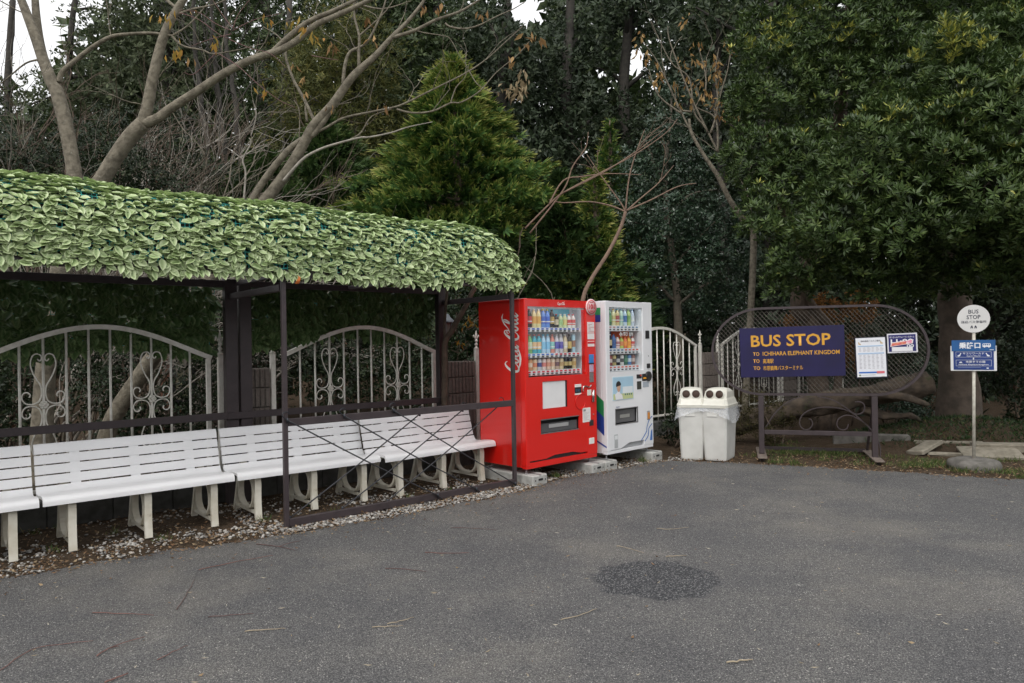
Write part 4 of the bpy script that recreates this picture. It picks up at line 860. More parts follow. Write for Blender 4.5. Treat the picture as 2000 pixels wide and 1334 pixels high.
# ------------------------------------------------------------------ oval bus stop sign
PLs,PRs=np.array([3.13,9.05,0]),np.array([4.385,8.66,0]); SA=math.atan2(PRs[1]-PLs[1],PRs[0]-PLs[0])
sg=thing('bus_stop_sign','brown iron stand with oval mesh frame and scrollwork on the verge','sign',PLs,SA)
MB().bx(-.032,.032,-.03,.03,.06,.785,bev=.003).build('leg',brown_steel,sg); MB().bx(1.262,1.328,-.03,.03,.045,.785,bev=.003).build('leg',brown_steel,sg)
cxs,czs,rx_,rz_=.65,1.345,.60,.54; XA,XB=.02,1.30
st=[(x,0,1.885) for x in np.linspace(XA,XB,12)]+[(XB+.585*math.sin(a),0,czs+rz_*math.cos(a)) for a in np.linspace(.08,PI-.08,22)]+[(x,0,.805) for x in np.linspace(XB,XA,12)]+[(XA-.60*math.sin(a),0,czs-rz_*math.cos(a)) for a in np.linspace(.08,PI-.08,22)]
st.append(st[0]); MB().tube(st,.02,flat=(.024,.0145),up=(0,1,0),cap=False).build('oval_frame',brown_steel,sg)
MB().bx(.034,1.260,-.024,.024,.302,.356,bev=.003).build('crossbar',brown_steel,sg)
def inside(x,z):
    if XA<=x<=XB: return abs(z-czs)<.535
    dx=(XA-x)/.60 if x<XA else (x-XB)/.585
    return dx*dx+((z-czs)/.54)**2<.985
V=[];F=[]; dxm,dzm=.052,.030
# expanded metal: two families of slanting strands
nx=int(2.6/dxm); 
def strand(p,q,w=.0022):
    (x0,z0),(x1,z1)=p,q
    if not(inside(x0,z0) and inside(x1,z1)): return
    dx,dz=x1-x0,z1-z0; l=math.hypot(dx,dz); nxx,nzz=-dz/l*w,dx/l*w; k=len(V)
    V.extend([(x0+nxx,-.002,z0+nzz),(x1+nxx,-.002,z1+nzz),(x1-nxx,.002,z1-nzz),(x0-nxx,.002,z0-nzz)]); F.append((k,k+1,k+2,k+3))
for j in range(int(1.1/dzm)+2):
    z=.80+j*dzm
    for i in range(nx+2):
        x=-.62+i*dxm+(dxm/2 if j%2 else 0); strand((x,z),(x+dxm/2,z+dzm)); strand((x,z),(x-dxm/2,z+dzm))
me=fastmesh('mesh_screen',np.array(V),np.array(F),mat('mesh_steel',(.13,.115,.10),.6)); new('mesh_screen',me,sg)
arcs=[[(0.05,.395),(.077,.43),(.139,.535),(.249,.658),(.385,.746),(.50,.778)],
[(.66,.782),(.808,.749),(.928,.684),(1.013,.619),(1.055,.586),(1.106,.569),(1.157,.588),(1.183,.631),(1.18,.686),(1.142,.719),(1.083,.718)],
[(1.345,.05),(1.348,.169),(1.318,.28),(1.25,.39),(1.164,.481),(1.063,.573),(.953,.628),(.806,.65),(.675,.644),(.561,.609),(.48,.546),(.448,.469),(.464,.403),(.513,.37),(.566,.385),(.598,.438),(.585,.49),(.554,.504)],
[(1.214,.436),(1.122,.509),(1.02,.554),(.952,.548),(.895,.51),(.873,.457),(.889,.401),(.936,.376),(.984,.394),(1.003,.446)]]
for k,a in enumerate(arcs): MB().tube(smooth([(x,-.012,z) for x,z in a],4),.007,flat=(.013,.0055),up=(0,1,0)).build('scroll',brown_steel,sg)
for x in(0,1.295):
    MB().bx(x-.055,x+.055,-.30,.62,.035,.052,bev=.003).build('foot_plate',old_concrete if False else mat('rusty_plate',(.20,.165,.14),.7,(.12,.09,.075),20),sg)
    MB().bx(x-.025,x+.025,-.18,.60,-.02,.034).build('skid',brown_steel,sg); MB().tube([(x,.03,.72),(x,.56,.06)],.02,flat=(.014,.014)).build('brace',brown_steel,sg)
MB().bx(.03,1.27,.545,.575,.03,.07).build('rear_tie',brown_steel,sg)
# plates hung on the mesh
navy=mat('sign_navy',lin((30,25,74))[:3],.4,lin((26,22,62))[:3],3); amber=flat((214,158,52),.5,'amber_letter')
bp=thing('sign_panel','dark purple blue panel reading BUS STOP in amber letters on the oval sign','sign panel',PLs+np.array([math.cos(SA),math.sin(SA),0])*-.236+np.array([math.sin(SA),-math.cos(SA),0])*.045+np.array([0,0,1.016]),SA)
bp.rotation_euler=(0,rad(-1.0),SA)
bd=MB().bx(0,1.215,-.004,.006,0,.622,bev=.002).build('board',navy,bp)
lettering('BUS STOP',.135,.387,.140,amber,bd,-.006,.925,bold=.02); lettering('TO',.155,.272,.044,amber,bd,-.006,.075,bold=.012); lettering('ICHIHARA ELEPHANT KINGDOM',.270,.270,.050,amber,bd,-.006,.885,bold=.012)
lettering('TO',.155,.183,.044,amber,bd,-.006,.075,bold=.012); lettering('高滝駅',.270,.178,.050,amber,bd,-.006,.125,bold=.01); lettering('TO',.155,.094,.044,amber,bd,-.006,.08,bold=.012); lettering('市原鶴舞バスターミナル',.270,.090,.050,amber,bd,-.006,.465,bold=.008)
def onsign(name,label,cat,x,z,rot=-.02):
    o=thing(name,label,cat,PLs+np.array([math.cos(SA),math.sin(SA),0])*x+np.array([math.sin(SA),-math.cos(SA),0])*.04+np.array([0,0,z])); o.rotation_euler=(0,rad(rot),SA); return o
tb=onsign('notice_board','white printed bus timetable in a dark holder on the oval sign','notice',1.108,1.018,-1.8)
MB().bx(-.012,.338,.002,.018,-.02,.482,bev=.003).build('holder',flat((22,24,40)),tb); MB().bx(0,.322,-.002,.001,0,.472).build('sheet',flat((228,230,236)),tb)
ink=flat((95,95,105)); lb=flat((170,195,222)); lettering('無料送迎バスのご案内',.055,.425,.018,flat((60,60,70)),tb,-.004,.215,bold=.01)
panel('table_head',.02,.30,.365,.380,lb,tb,-.004,.0015); panel('table_head',.02,.305,.275,.292,lb,tb,-.004,.0015)
for i in range(4):
    for j in range(6): panel('table_entry',.03+j*.047,.055+j*.047+.006*((i*j)%3),.350-i*.014,.354-i*.014,flat((165,165,172)),tb,-.004,.001)
for i in range(11):
    for j in range(6): panel('table_entry',.03+j*.047,.058+j*.047-.004*((i+j)%3),.262-i*.016,.2665-i*.016,flat((150,150,160)),tb,-.004,.001)
panel('logo_bar',.02,.245,.045,.064,flat((45,105,195)),tb,-.004,.0015); panel('logo_patch',.215,.30,.040,.068,flat((215,110,120)),tb,-.005,.0015); panel('caption',.05,.2,.022,.026,flat((140,150,150)),tb,-.004,.001); panel('caption',.02,.042,.017,.031,flat((60,90,60)),tb,-.004,.001)
for q,(x,z) in enumerate([(.03,.395),(.27,.40)]):
    MB().prism([(x,z),(x+.022,z-.004),(x+.03,z+.006),(x+.012,z+.010),(x+.006,z+.028),(x-.002,z+.026)],-.0045,-.0035).build('emblem',flat((195,165,105)),tb)
for x in(.03,.28): MB().box((x,-.004,.006),(.03,.008,.012),bev=.002).build('clip',flat((215,215,205)),tb)
ps=onsign('poster','small navy poster with white border and a red paper strip across 11:00','poster',1.443,1.306,-1.6)
MB().bx(0,.322,-.004,.004,0,.232).build('sheet',flat((214,214,220)),ps); panel('field',.014,.305,.016,.216,flat((38,36,104)),ps,-.006,.0015)
lettering('ぞうさんのパフォーマンスタイム',.025,.178,.020,flat((225,225,232)),ps,-.008,.265,bold=.012); lettering('11:00',.036,.112,.052,flat((228,228,234)),ps,-.008,.24,bold=.02)
panel('white_box',.045,.268,.018,.070,flat((226,226,230)),ps,-.0095,.001)
rs_=MB(); q=[(.03,.075),(.27,.108),(.28,.155),(.038,.125)]; rs_.add([(x,-.0105,z) for x,z in q],[[0,1,2,3]]); rs_.build('strip_border',flat((235,225,228)),ps)
rs_=MB(); q=[(.04,.083),(.20,.104),(.206,.138),(.046,.117)]; rs_.add([(x,-.0120,z) for x,z in q],[[0,1,2,3]]); rs_.build('red_strip',mat('red_strip',lin((205,70,95))[:3],.6,lin((225,150,110))[:3],22),ps)
rs_=MB(); q=[(.205,.105),(.262,.112),(.266,.148),(.21,.140)]; rs_.add([(x,-.0120,z) for x,z in q],[[0,1,2,3]]); rs_.build('red_strip',mat('pink_strip',lin((225,120,150))[:3],.6,lin((235,205,215))[:3],30),ps)
lettering('00',.205,.060,.040,flat((228,228,234)),ps,-.0110,.075,bold=.02)
# ------------------------------------------------------------------ bus stop pole
pb=np.array([5.24,8.17,0]); facing=math.atan2(pb[0],pb[1])          # turned towards the road
bs=thing('bus_stop_pole','white bus stop pole with round sign in a low concrete foot','sign',pb,-facing*.93)
m=MB(); m.lathe([(.27,-.03),(.268,.05),(.25,.082),(.22,.095),(.03,.105)],22); Vb=m.v[0]; m.v[0]=Vb+np.column_stack([np.sin(Vb[:,1]*31)*.006,np.sin(Vb[:,0]*37)*.006,np.sin(Vb[:,0]*17+Vb[:,1]*11)*.006]); m.build('concrete_foot',old_concrete,bs)
MB().tube([(0,0,.09),(.022,.012,1.62)],.017,12).build('pole',mat('pole_paint',(.66,.64,.56),.45,(.5,.47,.40),18,dirt=((.30,.20,.12),24,.68)),bs)
def disc3(r,y,z,x=.02,n=40,t=.006): 
    mb=MB(); mb.prism([(x+r*math.cos(a),z+r*math.sin(a)) for a in np.linspace(0,2*PI,n+1)[:-1]],y,y+t); return mb
rp=disc3(.158,-.012,1.692).build('round_plate',flat((214,214,212),.4),bs)
nv=flat((42,48,66)); lettering('BUS',.02,1.752,.044,nv,rp,-.0135,.098,'C',.012); lettering('STOP',.02,1.690,.044,nv,rp,-.0135,.132,'C',.012); lettering('送迎バス停留所',.02,1.644,.026,nv,rp,-.0135,.245,'C',.008)
e=MB()
for sx in(-1,1):
    e.prism([(.02+sx*.006,1.582),(.02+sx*.009,1.603),(.02+sx*.014,1.618),(.02+sx*.022,1.612),(.02+sx*.03,1.598),(.02+sx*.031,1.582),(.02+sx*.024,1.582),(.02+sx*.022,1.592),(.02+sx*.016,1.592),(.02+sx*.014,1.582)],-.0135,-.0128)
e.build('elephant_emblem',nv,rp)
MB().bx(-.210,.232,-.026,-.016,1.100,1.385,bev=.002).build('back_plate',flat((222,222,222)),bs)
bl2=mat('plate_blue',lin((32,60,128))[:3],.45,lin((28,52,112))[:3],4); bl1=mat('header_blue',lin((34,92,150))[:3],.45,lin((30,82,136))[:3],4)
bpl=panel('blue_plate',-.182,.205,1.112,1.38,bl2,bs,-.029,.003); hpl=panel('header_plate',-.198,.222,1.325,1.450,bl1,bs,-.034,.006)
wl=flat((226,228,232),.5); lettering('乗降口',-.125,1.362,.060,wl,hpl,-.0365,.205,bold=.03)
bus=MB(); bus.prism([(.10,1.372),(.10,1.402),(.106,1.41),(.172,1.41),(.178,1.40),(.178,1.372)],-.0365,-.0355)
bus.build('bus_symbol',wl,hpl); 
for k in range(4): panel('symbol_window',.106+k*.017,.118+k*.017,1.389,1.404,bl1,hpl,-.0375,.0008)
for xx in(.118,.160): disc3(.007,-.038,1.370,xx,12,.001).build('symbol_wheel',wl,hpl)
panel('header_note',.165,.205,1.335,1.342,wl,hpl,-.036,.001)
def outline(x0,x1,z0,z1):
    m=MB(); w=.0022
    for a in((x0,x1,z0,z0+w),(x0,x1,z1-w,z1),(x0,x0+w,z0,z1),(x1-w,x1,z0,z1)): m.bx(a[0],a[1],-.031,-.0292,a[2],a[3])
    m.build('outline',wl,bpl)
outline(-.158,.182,1.255,1.318); outline(-.158,.182,1.155,1.225)
lettering('サユリワールド',.012,1.288,.022,wl,bpl,-.0312,.205,'C',.012); lettering('Sayuri World',.012,1.264,.014,wl,bpl,-.0312,.13,'C',.008)
lettering('市原ぞうの国',.030,1.193,.022,wl,bpl,-.0312,.185,'C',.012); lettering('Ichihara Elephant Kingdom',.012,1.165,.015,wl,bpl,-.0312,.285,'C',.01)
for sx in(-1,1): MB().prism([(.012+sx*.115,1.298),(.012+sx*.125,1.305),(.012+sx*.132,1.288),(.012+sx*.156,1.272),(.012+sx*.15,1.262),(.012+sx*.128,1.268),(.012+sx*.125,1.285)],-.0312,-.0300).build('animal_emblem',wl,bpl)
MB().prism([(-.128,1.190),(-.12,1.204),(-.105,1.206),(-.095,1.190)],-.0312,-.03).build('animal_emblem',wl,bpl)
MB().prism([(.002,1.234),(.012,1.228),(.022,1.234),(.017,1.234),(.017,1.246),(.022,1.246),(.012,1.252),(.002,1.246),(.007,1.246),(.007,1.234)],-.0312,-.03).build('arrow_symbol',wl,bpl)
panel('small_print',-.14,.08,1.138,1.142,flat((140,155,190)),bpl,-.031,.001); panel('small_print',.135,.155,1.125,1.138,wl,bpl,-.031,.001)
# ------------------------------------------------------------------ slabs and logs on the verge
def slab_thing(pos,dims,rz,rx,ry,lab,m=slab_stone,name='stone_slab'):
    o=MB().box((0,0,0),dims,bev=.012).build(name,m); v=o.data.vertices
    for q in v: q.co+=Vector((NR.normal()*.006,NR.normal()*.006,NR.normal()*.003))
    o.location=pos; o.rotation_euler=(rx,ry,rz); return tag(o,lab,'stone slab','loose stone slabs along the verge')
slab_thing(gz(1806,874,.09),(.46,.22,.06),rad(30),rad(-8),rad(-14),'tilted buff stone slab propped up left of the bus stop pole')
slab_thing(gz(1849,887,.03),(.42,.13,.05),rad(-18),rad(-4),0,'narrow pale stone slab lying flat left of the bus stop pole')
slab_thing(gz(1935,886,.05),(.66,.34,.06),rad(-14),rad(14),0,'broad grey stone slab leaning right of the bus stop pole')
slab_thing(gz(1700,860,.10),(.95,.16,.17),rad(-19),0,0,'long old stone kerb block behind the oval sign stand',old_concrete,'kerb_stone')
slab_thing(gz(1850,867,.09),(.80,.16,.09),rad(-16),0,0,'low stone edging strip along the front of the planted mound',slab_stone,'kerb_stone')
slab_thing(gz(1975,874,.10),(.85,.2,.10),rad(-17),0,0,'stone edging at the right end of the planted mound',slab_stone,'kerb_stone')
def rough_tube(path,r,m,name,n=14,amp=.1,k=6,parent=None,seed=0):
    p=smooth(path,k); rr=np.interp(np.linspace(0,1,len(p)),np.linspace(0,1,len(r)),r); mb=MB().tube(p,rr,n); Vt=mb.v[0]
    c=np.repeat(p,n,0); d=Vt-c; a=np.tile(np.arange(n),len(p)); t=np.repeat(np.arange(len(p)),n)
    f=1+amp*(np.sin(a*2*2*PI/n+t*.35+seed)+.6*np.sin(a*5*2*PI/n-t*.6+seed*2)+.5*np.sin(t*1.1+a)); f=f+NR.normal(0,.05,len(f)); mb.v[0]=c+d*f[:,None]; return mb.build(name,m,parent)
lg=thing('fallen_log','long weathered fallen trunk lying behind the oval sign','log',at(1600,830,10.2)); o0=np.array(lg.location)
LP=lambda pts:[at(*p)-o0 for p in pts]
rough_tube(LP([(1420,835,10.6),(1520,806,10.4),(1620,785,10.2),(1720,768,10.0),(1815,748,9.9)]),[.13,.15,.15,.14,.17],mat('log_wood',(.105,.08,.058),.95,(.05,.039,.03),9,bump=1,bscale=22,dirt=((.06,.075,.03),5,.56)),'trunk',22,.12,12,lg)
rough_tube(LP([(1680,798,10.1),(1730,812,10.0),(1775,812,10.0),(1800,822,10.1)]),[.055,.05,.04,.012],MATS['log_wood'],'root',14,.2,9,lg)
rough_tube(LP([(1700,770,9.9),(1760,775,9.7),(1812,790,9.8)]),[.06,.05,.03],MATS['log_wood'],'root',12,.12,5,lg)
# ------------------------------------------------------------------ twigs on the asphalt
TW=[([(388,1113),(430,1104),(480,1094),(533,1085)],.006,twig_red,'long reddish twig on the asphalt in front of the full bench'),([(500,1063),(545,1068),(575,1075)],.007,twig_dark,'dark forked twig near the foot of the thin front post'),([(180,1197),(240,1199),(300,1202)],.006,twig_red,'red twig lying level on the open asphalt before the leftmost bench'),([(345,1190),(362,1165),(380,1132)],.005,twig_dark,'thin dark twig pointing away towards the benches'),([(406,1205),(450,1202),(495,1199)],.005,twig_dark,'dark twig with pale leaf scraps at both its ends'),([(478,1233),(520,1230),(558,1228)],.006,twig_tan,'pale straw stick on the asphalt, leftmost of the straw sticks'),([(757,1218),(780,1214),(808,1206)],.0055,twig_tan,'upper of two pale straw sticks lying close together'),([(726,1225),(760,1224),(788,1222)],.005,twig_tan,'lower of two pale straw sticks lying close together'),([(752,1110),(790,1112),(832,1117)],.006,twig_dark,'dark twig before the braced end of the shelter'),([(830,1079),(870,1081),(918,1080)],.006,twig_red,'reddish twig before the braced frame, second from it'),([(2,1308),(60,1270),(110,1260),(182,1252)],.005,twig_red,'long thin bent twig in the near corner of the asphalt'),([(205,1333),(228,1324),(250,1315)],.010,twig_red,'thick short red stick at the near edge of the view'),([(188,1282),(210,1268),(232,1263)],.007,twig_red,'short forked red twig next to a grey pebble'),([(308,1289),(335,1275),(366,1261)],.005,twig_red,'slender crimson twig slanting across the near asphalt'),([(1095,1210),(1130,1203),(1165,1189)],.006,twig_tan,'curved straw stick on the asphalt left of the dark patch'),([(1300,1087),(1320,1086),(1340,1085)],.006,twig_tan,'straw stick on the rim of the dark tar patch'),([(1205,1066),(1230,1072),(1258,1080)],.005,twig_tan,'thin straw stick just behind the dark tar patch'),([(1420,1294),(1445,1291),(1470,1289)],.009,twig_tan,'stubby pale wood piece on the near asphalt'),([(1283,1032),(1310,1034),(1345,1030)],.005,twig_tan,'brown stalk on the asphalt in front of the white machine'),([(880,1031),(930,1032),(970,1036)],.0045,twig_dark,'fine dark twig near the gravel below the crossed cords')]
for pts,r,m,lab in TW:
    P=np.array([gz(x,y,r*.9) for x,y in pts]); c=P.mean(0); c[2]=0; P=P-c; Q=smooth(P,4); Q[:,:2]+=NR.normal(size=(len(Q),2))*.0022; Q[:,2]+=np.abs(np.sin(np.linspace(0,9,len(Q))))*.003
    mb=MB().tube(Q,np.linspace(r*.5,r*.28,len(Q)),6); 
    if 'fork' in lab: mb.tube(smooth([Q[len(Q)//2],Q[len(Q)//2]+np.array([.06,.05,.01]),Q[len(Q)//2]+np.array([.12,.12,.006])],3),r*.3,5)
    tag(mb.build('twig',m,None,c),lab,'twig','twigs fallen on the asphalt')
# ------------------------------------------------------------------ vegetation
def shell(lobes,dens,inner=.62,flatten=1.0,noise=.18,low=-.75):
    """points through the outer part of each lobe and the outward direction there; lobes: (centre, radius[, height factor])"""
    PP=[];NN=[]
    for lb in lobes:
        c,r=np.asarray(lb[0]),lb[1]; hf=lb[2] if len(lb)>2 else 1
        n=max(20,int(dens*4*PI*r*r)); d=rvec(n); d=d[d[:,2]>low]; n=len(d)
        rr=r*(inner+(1-inner)*NR.random(n)**.6)*(1+noise*np.sin(d[:,0]*5+d[:,2]*7+c[0]*3)+noise*.7*np.sin(d[:,1]*11+d[:,0]*9+c[2]*5))
        PP.append(c+d*rr[:,None]*np.array([1,1,hf])); NN.append(d)
    return np.concatenate(PP),np.concatenate(NN)
def rosettes(P,N,k,L,w,up=.7,lo=45,hi=85,tint=None,fold=.15):
    """k leaves spread round a twig tip that points out and up"""
    n=len(P); a=nrm(N+np.array([0,0,up])+NR.normal(size=(n,3))*.35); e=rand_sides(a); f=np.cross(a,e)
    th=(np.arange(k)*2*PI/k)[None]+NR.uniform(0,6.28,(n,1))+NR.normal(0,.25,(n,k)); ph=np.radians(NR.uniform(lo,hi,(n,k)))
    d=a[:,None]*np.cos(ph)[...,None]+(e[:,None]*np.cos(th)[...,None]+f[:,None]*np.sin(th)[...,None])*np.sin(ph)[...,None]
    s=np.cross(a[:,None]+np.zeros_like(d),d); B=np.repeat(P[:,None],k,1)+d*.01
    t=np.clip((NR.random((n,1))*.75 if tint is None else tint[:,None])+NR.normal(0,.12,(n,k)),0,1)
    Ls=(NR.uniform(.7,1.15,(n,k))*L)
    return leaves_mesh(B.reshape(-1,3),nrm(d.reshape(-1,3)),nrm(s.reshape(-1,3)),Ls.ravel(),Ls.ravel()*w,fold,t.ravel())
def loose(P,N,L,w,droop=.2,tint=None,out=.7):
    """single leaves, hanging a little"""
    n=len(P); d=nrm(N*out+NR.normal(size=(n,3))*.6-np.array([0,0,droop])); up=nrm(np.array([0,0,1.])+NR.normal(size=(n,3))*.5); s=nrm(np.cross(up,d)); Ls=NR.uniform(.65,1.2,n)*L
    return leaves_mesh(P,d,s,Ls,Ls*w,.15,np.clip(NR.random(n) if tint is None else tint,0,1))
def sprays(P,D,size,k=9,tip=.35,base=.2,droop=.35,width=.2,spread=62,side=None):
    """flat fans of scale-leaved twiglets, yellower towards the tip"""
    n=len(P); s=rand_sides(D) if side is None else side; sz=NR.uniform(.6,1.2,n)*size
    an=np.radians(np.linspace(-spread,spread,k))[None]+NR.normal(0,.08,(n,k)); off=np.abs(np.linspace(-1,1,k))[None]
    d=D[:,None]*np.cos(an)[...,None]+s[:,None]*np.sin(an)[...,None]-np.array([0,0,droop])*NR.uniform(.1,1,(n,k))[...,None]; d=nrm(d)
    L=sz[:,None]*(1-.45*off)*NR.uniform(.8,1.15,(n,k)); B=P[:,None]+D[:,None]*(sz[:,None]*.25*(1-off))[...,None]
    sd=nrm(np.cross(np.cross(D,s)[:,None]+NR.normal(size=(n,k,3))*.35,d))
    b0=np.clip(base+NR.normal(0,.1,(n,1,1))+np.zeros((n,k,1)),0,1); tp=np.clip(tip+NR.normal(0,.15,(n,1,1))+np.zeros((n,k,1)),0,1)
    t=np.concatenate([b0,(b0+tp)/2,tp,(b0+tp)/2],-1).reshape(-1,4)
    return leaves_mesh(B.reshape(-1,3),d.reshape(-1,3),sd.reshape(-1,3),L.ravel(),L.ravel()*width,.1,t)
def join(*parts):
    V=[];F=[];T=[];n=0
    for v,f,t in parts: V.append(v);F.append(f+n);T.append(t);n+=len(v)
    return np.concatenate(V),np.concatenate(F),np.concatenate(T)
def leafpart(name,geo,m,parent,origin=None):
    V,F,t=geo; V=V-(np.array(parent.location) if origin is None else origin); o=new(name,fastmesh(name,V,F,m,t),parent); o['kind']='stuff'; return o
GAPS=[(1033,22,42,38),(1168,146,17,15),(1236,122,26,32),(1215,150,14,20),(48,60,95,95),(1640,15,18,10)]
def proj(P):
    d=P-CP; z=d@CF; return 1000+FOC*(d@CX)/z,667+FOC*(d@CD)/z
def opening(P,N,soft=.25):
    x,y=proj(P); k=np.ones(len(P),bool)
    for gx_,gy_,a,b_ in GAPS: k&=~((((x-gx_)/a)**2+((y-gy_)/b_)**2)*(1+(.75 if a>60 else soft)*NR.normal(size=len(P)))<1)
    return P[k],N[k]
# leaf colours
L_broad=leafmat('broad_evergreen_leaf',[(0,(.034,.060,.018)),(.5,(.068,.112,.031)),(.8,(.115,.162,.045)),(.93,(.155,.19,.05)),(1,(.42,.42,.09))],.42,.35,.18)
L_camel=leafmat('camellia_leaf',[(0,(.018,.04,.022)),(.5,(.036,.068,.038)),(.85,(.065,.105,.06)),(1,(.11,.15,.085))],.33,.5,.12)
L_gold=leafmat('golden_cypress_spray',[(0,(.022,.055,.015)),(.38,(.045,.105,.024)),(.62,(.11,.175,.032)),(.82,(.26,.28,.065)),(1,(.46,.43,.15))],.6,.25,.2)
L_green=leafmat('cypress_spray',[(0,(.018,.035,.012)),(.4,(.035,.07,.02)),(.7,(.065,.11,.03)),(1,(.16,.19,.06))],.6,.25,.2)
L_dark=leafmat('dark_forest_leaf',[(0,(.021,.034,.018)),(.5,(.04,.060,.031)),(.85,(.068,.092,.047)),(1,(.11,.125,.065))],.5,.3,.15)
L_yel=leafmat('yellowing_leaf',[(0,(.05,.06,.018)),(.5,(.10,.11,.03)),(.8,(.17,.16,.045)),(1,(.26,.22,.07))],.6,.25,.3)
L_haze=leafmat('haze_paled_leaf',[(0,(.045,.06,.032)),(.5,(.08,.10,.05)),(1,(.13,.155,.08))],.6,.25,.3)  # distant haze put into the colour: mid green leaf made paler
L_mid=leafmat('mid_green_leaf',[(0,(.022,.04,.014)),(.5,(.045,.07,.024)),(1,(.085,.115,.04))],.5,.3,.2)
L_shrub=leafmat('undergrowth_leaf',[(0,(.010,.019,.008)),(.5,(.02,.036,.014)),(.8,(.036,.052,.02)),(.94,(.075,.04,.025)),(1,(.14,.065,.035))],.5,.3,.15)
L_brown=leafmat('withered_leaf',[(0,(.16,.09,.04)),(.5,(.32,.19,.08)),(1,(.45,.30,.14))],.75,.2,.3)
L_orange=leafmat('orange_autumn_leaf',[(0,(.11,.05,.018)),(.6,(.24,.11,.03)),(1,(.34,.18,.05))],.7,.2,.3)
def wig(p,amt,k=4,n=None):
    q=smooth(p,k); q=q+NR.normal(size=q.shape)*amt; return smooth(q[::2] if len(q)>6 else q,2)
def trunk(mb,pts,radii,n=10,amp=.0,k=5):
    p=smooth(pts,k); r=np.interp(np.linspace(0,1,len(p)),np.linspace(0,1,len(radii)),radii)
    if amp: p=p+np.column_stack([NR.normal(0,amp,len(p)),NR.normal(0,amp,len(p)),np.zeros(len(p))])
    mb.tube(p,r,n); return p
def grow(mb,p,d,L,r,lvl,rnd,tips=None,drift=(0,0,.12),fork=3,ang=.55,shrink=.66,bend=.18):
    p=np.array(p,float); d=np.array(d,float); path=[p]; k=5; pts=[]
    for i in range(k):
        d=d+np.array([rnd.gauss(0,bend),rnd.gauss(0,bend),rnd.gauss(0,bend*.8)])+np.array(drift)*.3; d/=np.linalg.norm(d); p=p+d*L/k; path.append(p); pts.append((p,d.copy()))
    mb.tube(path,np.linspace(r,r*.6,len(path)),6 if r>.02 else (4 if r>.006 else 3),cap=False)
    if lvl<=0:
        if tips is not None: tips.append((p,d))
        return
    for j in range(fork):
        q,dd=pts[min(k-1,1+int(rnd.random()*(k-1)))] if j else pts[-1]
        rv=np.array([rnd.gauss(0,1) for _ in range(3)]); rv-=dd*(rv@dd); rv/=np.linalg.norm(rv)+1e-9; a=ang*rnd.uniform(.6,1.3)
        grow(mb,q,dd*math.cos(a)+rv*math.sin(a),L*shrink*rnd.uniform(.75,1.2),r*.62,lvl-1,rnd,tips,drift,fork,ang,shrink,bend)
def tree(name,label,base,group=None,cat='tree'): return thing(name,label,cat,base,0,group)
def attach(mb,name,m,parent):
    o=mb.build(name,m,parent); V=o.data; V.transform(Matrix.Translation(-Vector([float(q) for q in parent.location]))); return o
LBS=lambda rows: [(at(x,y,Y),r) for x,y,Y,r in rows]
G_T='trees and shrubs of the wood'
# --- the big evergreen on the right
b=at(1872,806,10.6); T1=tree('evergreen_tree','big spreading evergreen with thick trunk behind the bus stop pole',b,G_T)
m=MB(); tp=trunk(m,[b-np.array([0,0,.3]),at(1872,760,10.6),at(1869,690,10.6),at(1866,610,10.6),at(1862,520,10.6),at(1860,380,10.5),at(1870,200,10.4)],[.34,.265,.235,.22,.20,.16,.10],18)
Vt=m.v[0]; m.v[0]=Vt+np.column_stack([np.sin(Vt[:,2]*9+Vt[:,1]*14),np.sin(Vt[:,2]*7+Vt[:,0]*13),0*Vt[:,0]])*.014
for pts,rr in (([at(1860,470,10.6),at(1790,430,10.2),at(1720,420,9.6),at(1680,330,9.1)],[.13,.1,.07,.03]),([at(1860,460,10.6),at(1900,400,9.9),at(1960,340,9.0),at(2000,250,8.6)],[.12,.09,.06,.03]),([at(1850,450,10.5),at(1830,330,9.8),at(1850,220,9.2)],[.1,.07,.03])): trunk(m,pts,rr,9,.01)
attach(m,'trunk',bark_big,T1)
lob=LBS([(1640,440,9.1,.62),(1700,320,8.9,.66),(1840,320,8.5,.70),(1790,430,8.6,.6),(1950,390,8.2,.68),(1900,190,8.6,.6),(1990,240,8.2,.6),(2060,420,7.9,.7),(1865,100,8.8,.42),(1725,470,9.0,.42),(1950,470,8.7,.42),(1770,250,9.0,.5),(1960,110,9.2,.6),(2060,120,8.8,.7),(2130,260,8.3,.8),(2150,470,8.2,.7),(1690,510,9.3,.36),(2020,560,9.2,.34),(1850,450,9.0,.5),(2010,40,9.4,.7),(1770,505,9.2,.42),(1850,525,9.4,.40),(1930,520,8.9,.42),(2010,505,8.6,.45),(1710,560,9.5,.34),(1880,560,9.8,.3),(1790,560,9.8,.28)])
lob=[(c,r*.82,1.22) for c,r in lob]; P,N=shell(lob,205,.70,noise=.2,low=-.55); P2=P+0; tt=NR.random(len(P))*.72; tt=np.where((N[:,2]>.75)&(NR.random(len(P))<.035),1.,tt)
S_=np.concatenate([np.array(at(*q))+NR.normal(size=(6,3))*.05 for q in ((1858,45,8.3),(1862,55,8.3),(1856,70,8.35),(1870,80,8.3),(1866,65,8.3),(1878,88,8.3),(1848,85,8.3),(1895,58,8.3),(1870,110,8.3),(1790,112,8.6),(1990,22,8.7),(1922,86,8.2),(1880,190,8.0),(1998,120,8.2),(1745,215,8.4))]); P=np.concatenate([P,S_]); N=np.concatenate([N,np.tile([0,-.3,1.],(len(S_),1))]); tt=np.concatenate([tt,NR.uniform(.86,.98,len(S_))])
leafpart('crown',rosettes(P,N,8,.098,.29,.85,30,76,tint=tt),L_broad,T1)
